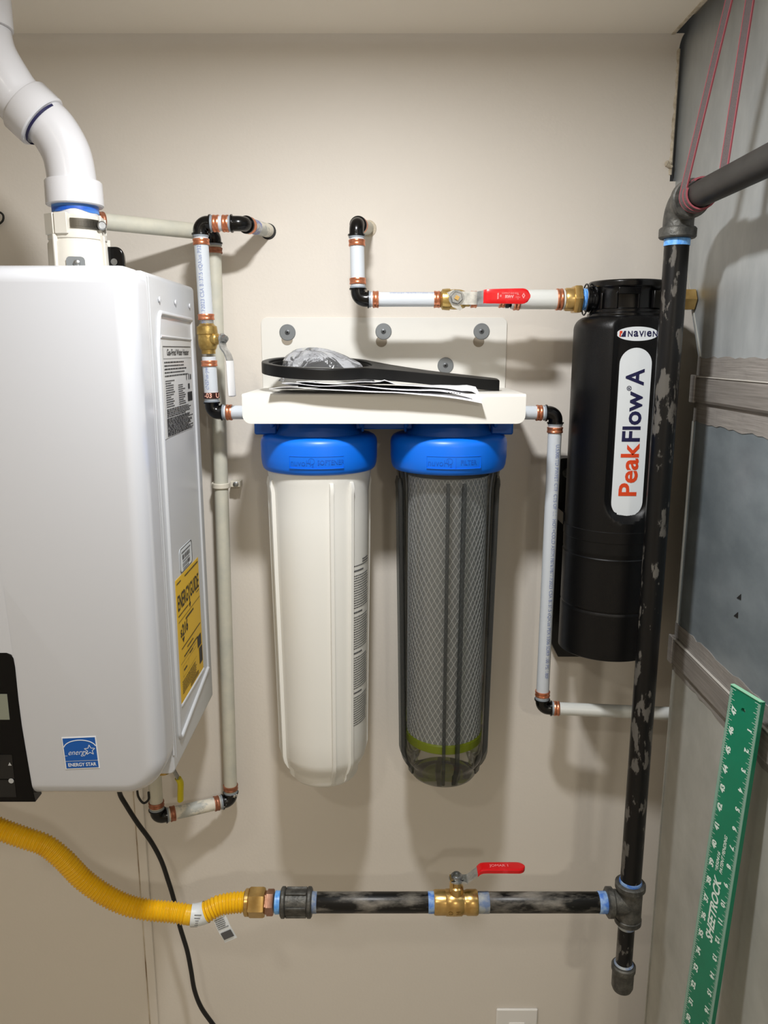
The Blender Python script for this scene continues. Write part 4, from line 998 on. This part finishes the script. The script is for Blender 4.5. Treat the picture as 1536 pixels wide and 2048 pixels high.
# upper transition: folded along a diagonal crease
m = M(); A,B,K_,T_,F2,F1,Fd = dp(.152,S1),dp(.152,1.672),dp(-.012,1.972,-.004),dp(-.10,2.56,-.006),dp(FR,2.56),dp(FR,S1),dp(.405,2.56,-.010)
Bk = dp(.156,1.672)
m.v = [A,Bk,K_,T_,Fd,F2,F1]+[Vector((DXp+.42,q.y,q.z)) for q in (A,Bk,K_,T_,Fd,F2,F1)]
m.f = [(1,2,3,4),(0,1,4,5,6)]+[(i,(i+1)%7,7+(i+1)%7,7+i) for i in range(7)]+[tuple(range(7,14))[::-1]]
build('upper_section', m, GALV, du, smooth=1)
def band(name, z0, z1, x, material, d0_=.144, d1_=FR, wob=0, parent=du):
    m = M(); R = []; n = 60 if wob else 2
    for k in range(n):
        d = d0_+(d1_-d0_)*k/(n-1); a, b = (random.uniform(-wob,wob) for _ in range(2)) if wob else (0,0)
        R.append([dp(d,z0+a,-x), dp(d,z1+b,-x), dp(d,z1+b,.006), dp(d,z0+a,.006)])
    m.rings(R); return build(name, m, material, parent, smooth=30)
band('sealing_mastic', 1.591, 1.690, .0012, MASTIC, .147, FR, .0022)
band('sealing_mastic', 1.174, 1.257, .0012, MASTIC, .142, FR, .0022)
for z0, z1, d_ in ((1.622,1.6615,.1465),(1.1895,1.2330,.1395)):
    m = M(); R = []
    for d in (d_, FR):
        R.append([dp(d,z0,-.006), dp(d,z0+.004,-.0085), dp(d,z1-.005,-.0085), dp(d,z1,-.005), dp(d,z1,.008), dp(d,z0,.008)])
    m.rings(R); cl = build('seam_cleat', m, CLEAT, du, smooth=25)
    m = M(); m.box(dp(d_+.0085,(z0+z1)/2,-.0080),(.0045,.0175,z1-z0+.003)); build('folded_tab', m, CLEAT, cl, bevel=.001)
    m = M(); m.box(dp(.575,z1-.0010,-.0062),(.0050,.85,.0018)); build('cleat_edge', m, mat('bright_cleat_edge',(186,182,174),.5) if 'bright_cleat_edge' not in MATS else MATS['bright_cleat_edge'], cl, bevel=.0006)
# corner flange along the rear edge
for z0, z1 in ((.0,1.174),(1.257,1.591)):
    m = M(); m.box(dp(.1475,(z0+z1)/2,-.0010),(.002,.0030,z1-z0)); build('corner_flange', m, GALVL, du)
m = M(); m.strip([dp(.1555,1.690,-.001), dp(.0,1.955,-.001)], Vector((0,1,.55)), .003, .002); build('corner_flange', m, GALVL, du)
# two small punched dents
for px, py in ((1478,1193),(1472,1229)):
    m = M(); p = atx(px,py,DXp-.0006); m.prism([(-.006,-.004),(.006,-.003),(.005,.005)], plane_map(p,(0,-1,0),(0,0,1)), -.0004,.0004); build('punched_mark', m, SLOT, du)

# ================================================================== STRAP
st_ = thing('hanger_strap', 'brown-grey woven webbing strap with red edges looped round the upper gas pipe', 'strap', (GX,-.32,ZE+GR))
def web(name, pts, wdirs, wd=.0115, parent=st_):
    m = M(); m.strip(pts, wdirs, wd, .0016); b = build(name, m, WEB, parent)
    for s in (-1,1):
        P2 = []
        for i, p in enumerate(pts):
            t = (pts[min(i+1,len(pts)-1)]-pts[max(i-1,0)]).normalized(); wv = wdirs[i] if isinstance(wdirs,list) else wdirs
            wv = (wv-t*wv.dot(t)).normalized(); P2.append(p+wv*s*(wd/2-.0004))
        m = M(); m.strip(P2, wdirs, .0014, .0020); build('red_edge', m, WEBR, b)
    return b
pc = lambda d, a, r=GR+.0012: Vector((GX+r*math.sin(a), -d, ZE+r*math.cos(a)))
topd = Vector((GX+.0035,-.405,2.20))
sA = [topd, topd.lerp(pc(.308,-1.35),.5)] + [pc(.308+.004*k/4, math.radians(-78-12*k)) for k in range(5)]
web('front_strand', sA, Vector((.25,-1,-.35)), .0125)
web('wrap', [pc(.3085+.0065*k/24, math.radians(-70-330*k/24), GR+.0030) for k in range(25)], Vector((0,-1,0)), .0125)
web('wrap', [pc(.3190+.005*k/24, math.radians(-70-330*k/24), GR+.0022) for k in range(25)], Vector((0,-1,0)), .0115)
topd2 = Vector((GX+.0130,-.412,2.20)); bB = pc(.372, math.radians(20), GR+.002)
web('rear_strand', [topd2, topd2.lerp(bB,.5), bB, pc(.372, math.radians(70), GR+.002)], Vector((.3,-1,0)), .0135)

# ================================================================== RULER
tl_, tr_ = at(1462,1368,.440), at(1520,1405,.490); bl_ = at(1362.5,2048,.440)
V = (tl_-bl_).normalized(); U = (tr_-tl_); wR = U.length; U = (U-V*U.dot(V)).normalized(); wR = .0548
NR = U.cross(V).normalized()
LR = tl_.z/V.z
rm = lambda u, v, t=0: tl_+U*u-V*v+NR*t
if NR.x > 0: sgn = -1
else: sgn = 1
T_ = lambda u, v, t=0: tl_+U*u-V*v+NR*(sgn*t)
ru = thing('long_ruler', 'long green metal straightedge with white inch marks leaning on the duct', 'ruler', tl_-V*(LR-.002)+U*wR/2)
hc_ = (.027,.0245); hr_ = .0038
bo = rrect(0,0,wR,LR-.004,(.002,.002,.002,.002),3)
m = M(); nH = 24
# blade as outer box with a punched hole near the top: frame of quads around the hole on both faces
def ringpts(t): return [T_(hc_[0]+hr_*math.cos(2*math.pi*k/nH), hc_[1]+hr_*math.sin(2*math.pi*k/nH), t) for k in range(nH)]
def sqpts(t):
    P = []
    for k in range(nH):
        a = 2*math.pi*k/nH; cx_, cy_ = math.cos(a), math.sin(a); q = max(abs(cx_),abs(cy_))
        P.append(T_(hc_[0]+(cx_/q)*(hc_[0] if cx_<0 else wR-hc_[0]), hc_[1]+(cy_/q)*hc_[1], t))
    return P
th_ = .0055
m.rings([ringpts(0), sqpts(0), sqpts(-th_), ringpts(-th_), ringpts(0)], True, False, False)
v0 = 2*hc_[1]
m.rings([[T_(0,v0,0),T_(wR,v0,0),T_(wR,v0,-th_),T_(0,v0,-th_)],[T_(0,LR-.004,0),T_(wR,LR-.004,0),T_(wR,LR-.004,-th_),T_(0,LR-.004,-th_)]])
build('blade', m, GREEN, ru, smooth=30)
m = M(); quads(m, [(0,0,wR,.0016)], lambda u,v,t=0: T_(u,-.0002,-th_*.9+ v/.0016*th_*.9)); m.strip([T_(.001,-.0001,-.001),T_(wR-.001,-.0001,-.001)], NR, .005, .0008); build('worn_top_edge', m, GREENE, ru)
m = M(); inch = .02735
for i in range(16*20):
    v = .004+inch*i/16
    L_ = .0105 if i % 16 == 8 or i % 16 == 0 else (.0080 if i % 4 == 0 else (.0060 if i % 2 == 0 else .0046))
    quads(m, [(.0006,v,L_,v+.00055),(wR-L_,v,wR-.0006,v+.00055)], T_, .0003)
tk_ = build('tick_marks', m, PRINTW, ru); tk_['kind'] = 'stuff'
m = M()
for i in range(18):
    v = .0315+inch*i
    build('numeral', textmesh(str(47-i), .0110, lambda u,w2,t=0: T_(.0125-w2, v-u, .0004), None, bold=.0005), PRINTW, ru)
    build('numeral', textmesh(str(1+i), .0100, lambda u,w2,t=0: T_(wR-.0125+w2, v+.012+u, .0004), None, bold=.0005), PRINTW, ru)
rt = lambda u,w2,t=0: T_(-w2, -u, .0004)
textfit('SHEETROCK', -.358, -.262, -.0345, -.0205, rt, m, bold=.03, shear=.28)
textfit('™', -.256, -.250, -.0235, -.0205, rt, m)
textfit('350416', -.252, -.227, -.0255, -.0200, rt, m, bold=.02, shear=.28)
textfit('PATENT PENDING', -.254, -.198, -.0335, -.0280, rt, m, bold=.02, shear=.28)
build('lettering', m, PRINTW, ru)

# ================================================================== OUTLET PLATE
op = thing('outlet_cover', 'white electrical outlet cover plate low on the wall', 'outlet', (.2766,0,.30))
m = M(); m.prism(rrect(.2335,.232,.3197,.3617,.003), lambda a,b,t: Vector((a,-t,b)), 0,.0055); pl = build('plate', m, OUTL, op, bevel=.003)
m = M(); m.prism(rrect(.2600,.2640,.2932,.3300,.002), lambda a,b,t: Vector((a,-t,b)), .003,.0075); rc_ = build('receptacle', m, OUTL, op, bevel=.001)
m = M()
for z in (.281,.313):
    m.box((.2715,-.0076,z),(.002,.0006,.008)); m.box((.2815,-.0076,z),(.002,.0006,.007)); m.lathe([(0,0),(.0024,0),(.0024,.0004),(0,.0004)], (.2766,-.0073,z-.010), -Y3, n=12)
build('slots', m, SLOT, rc_)
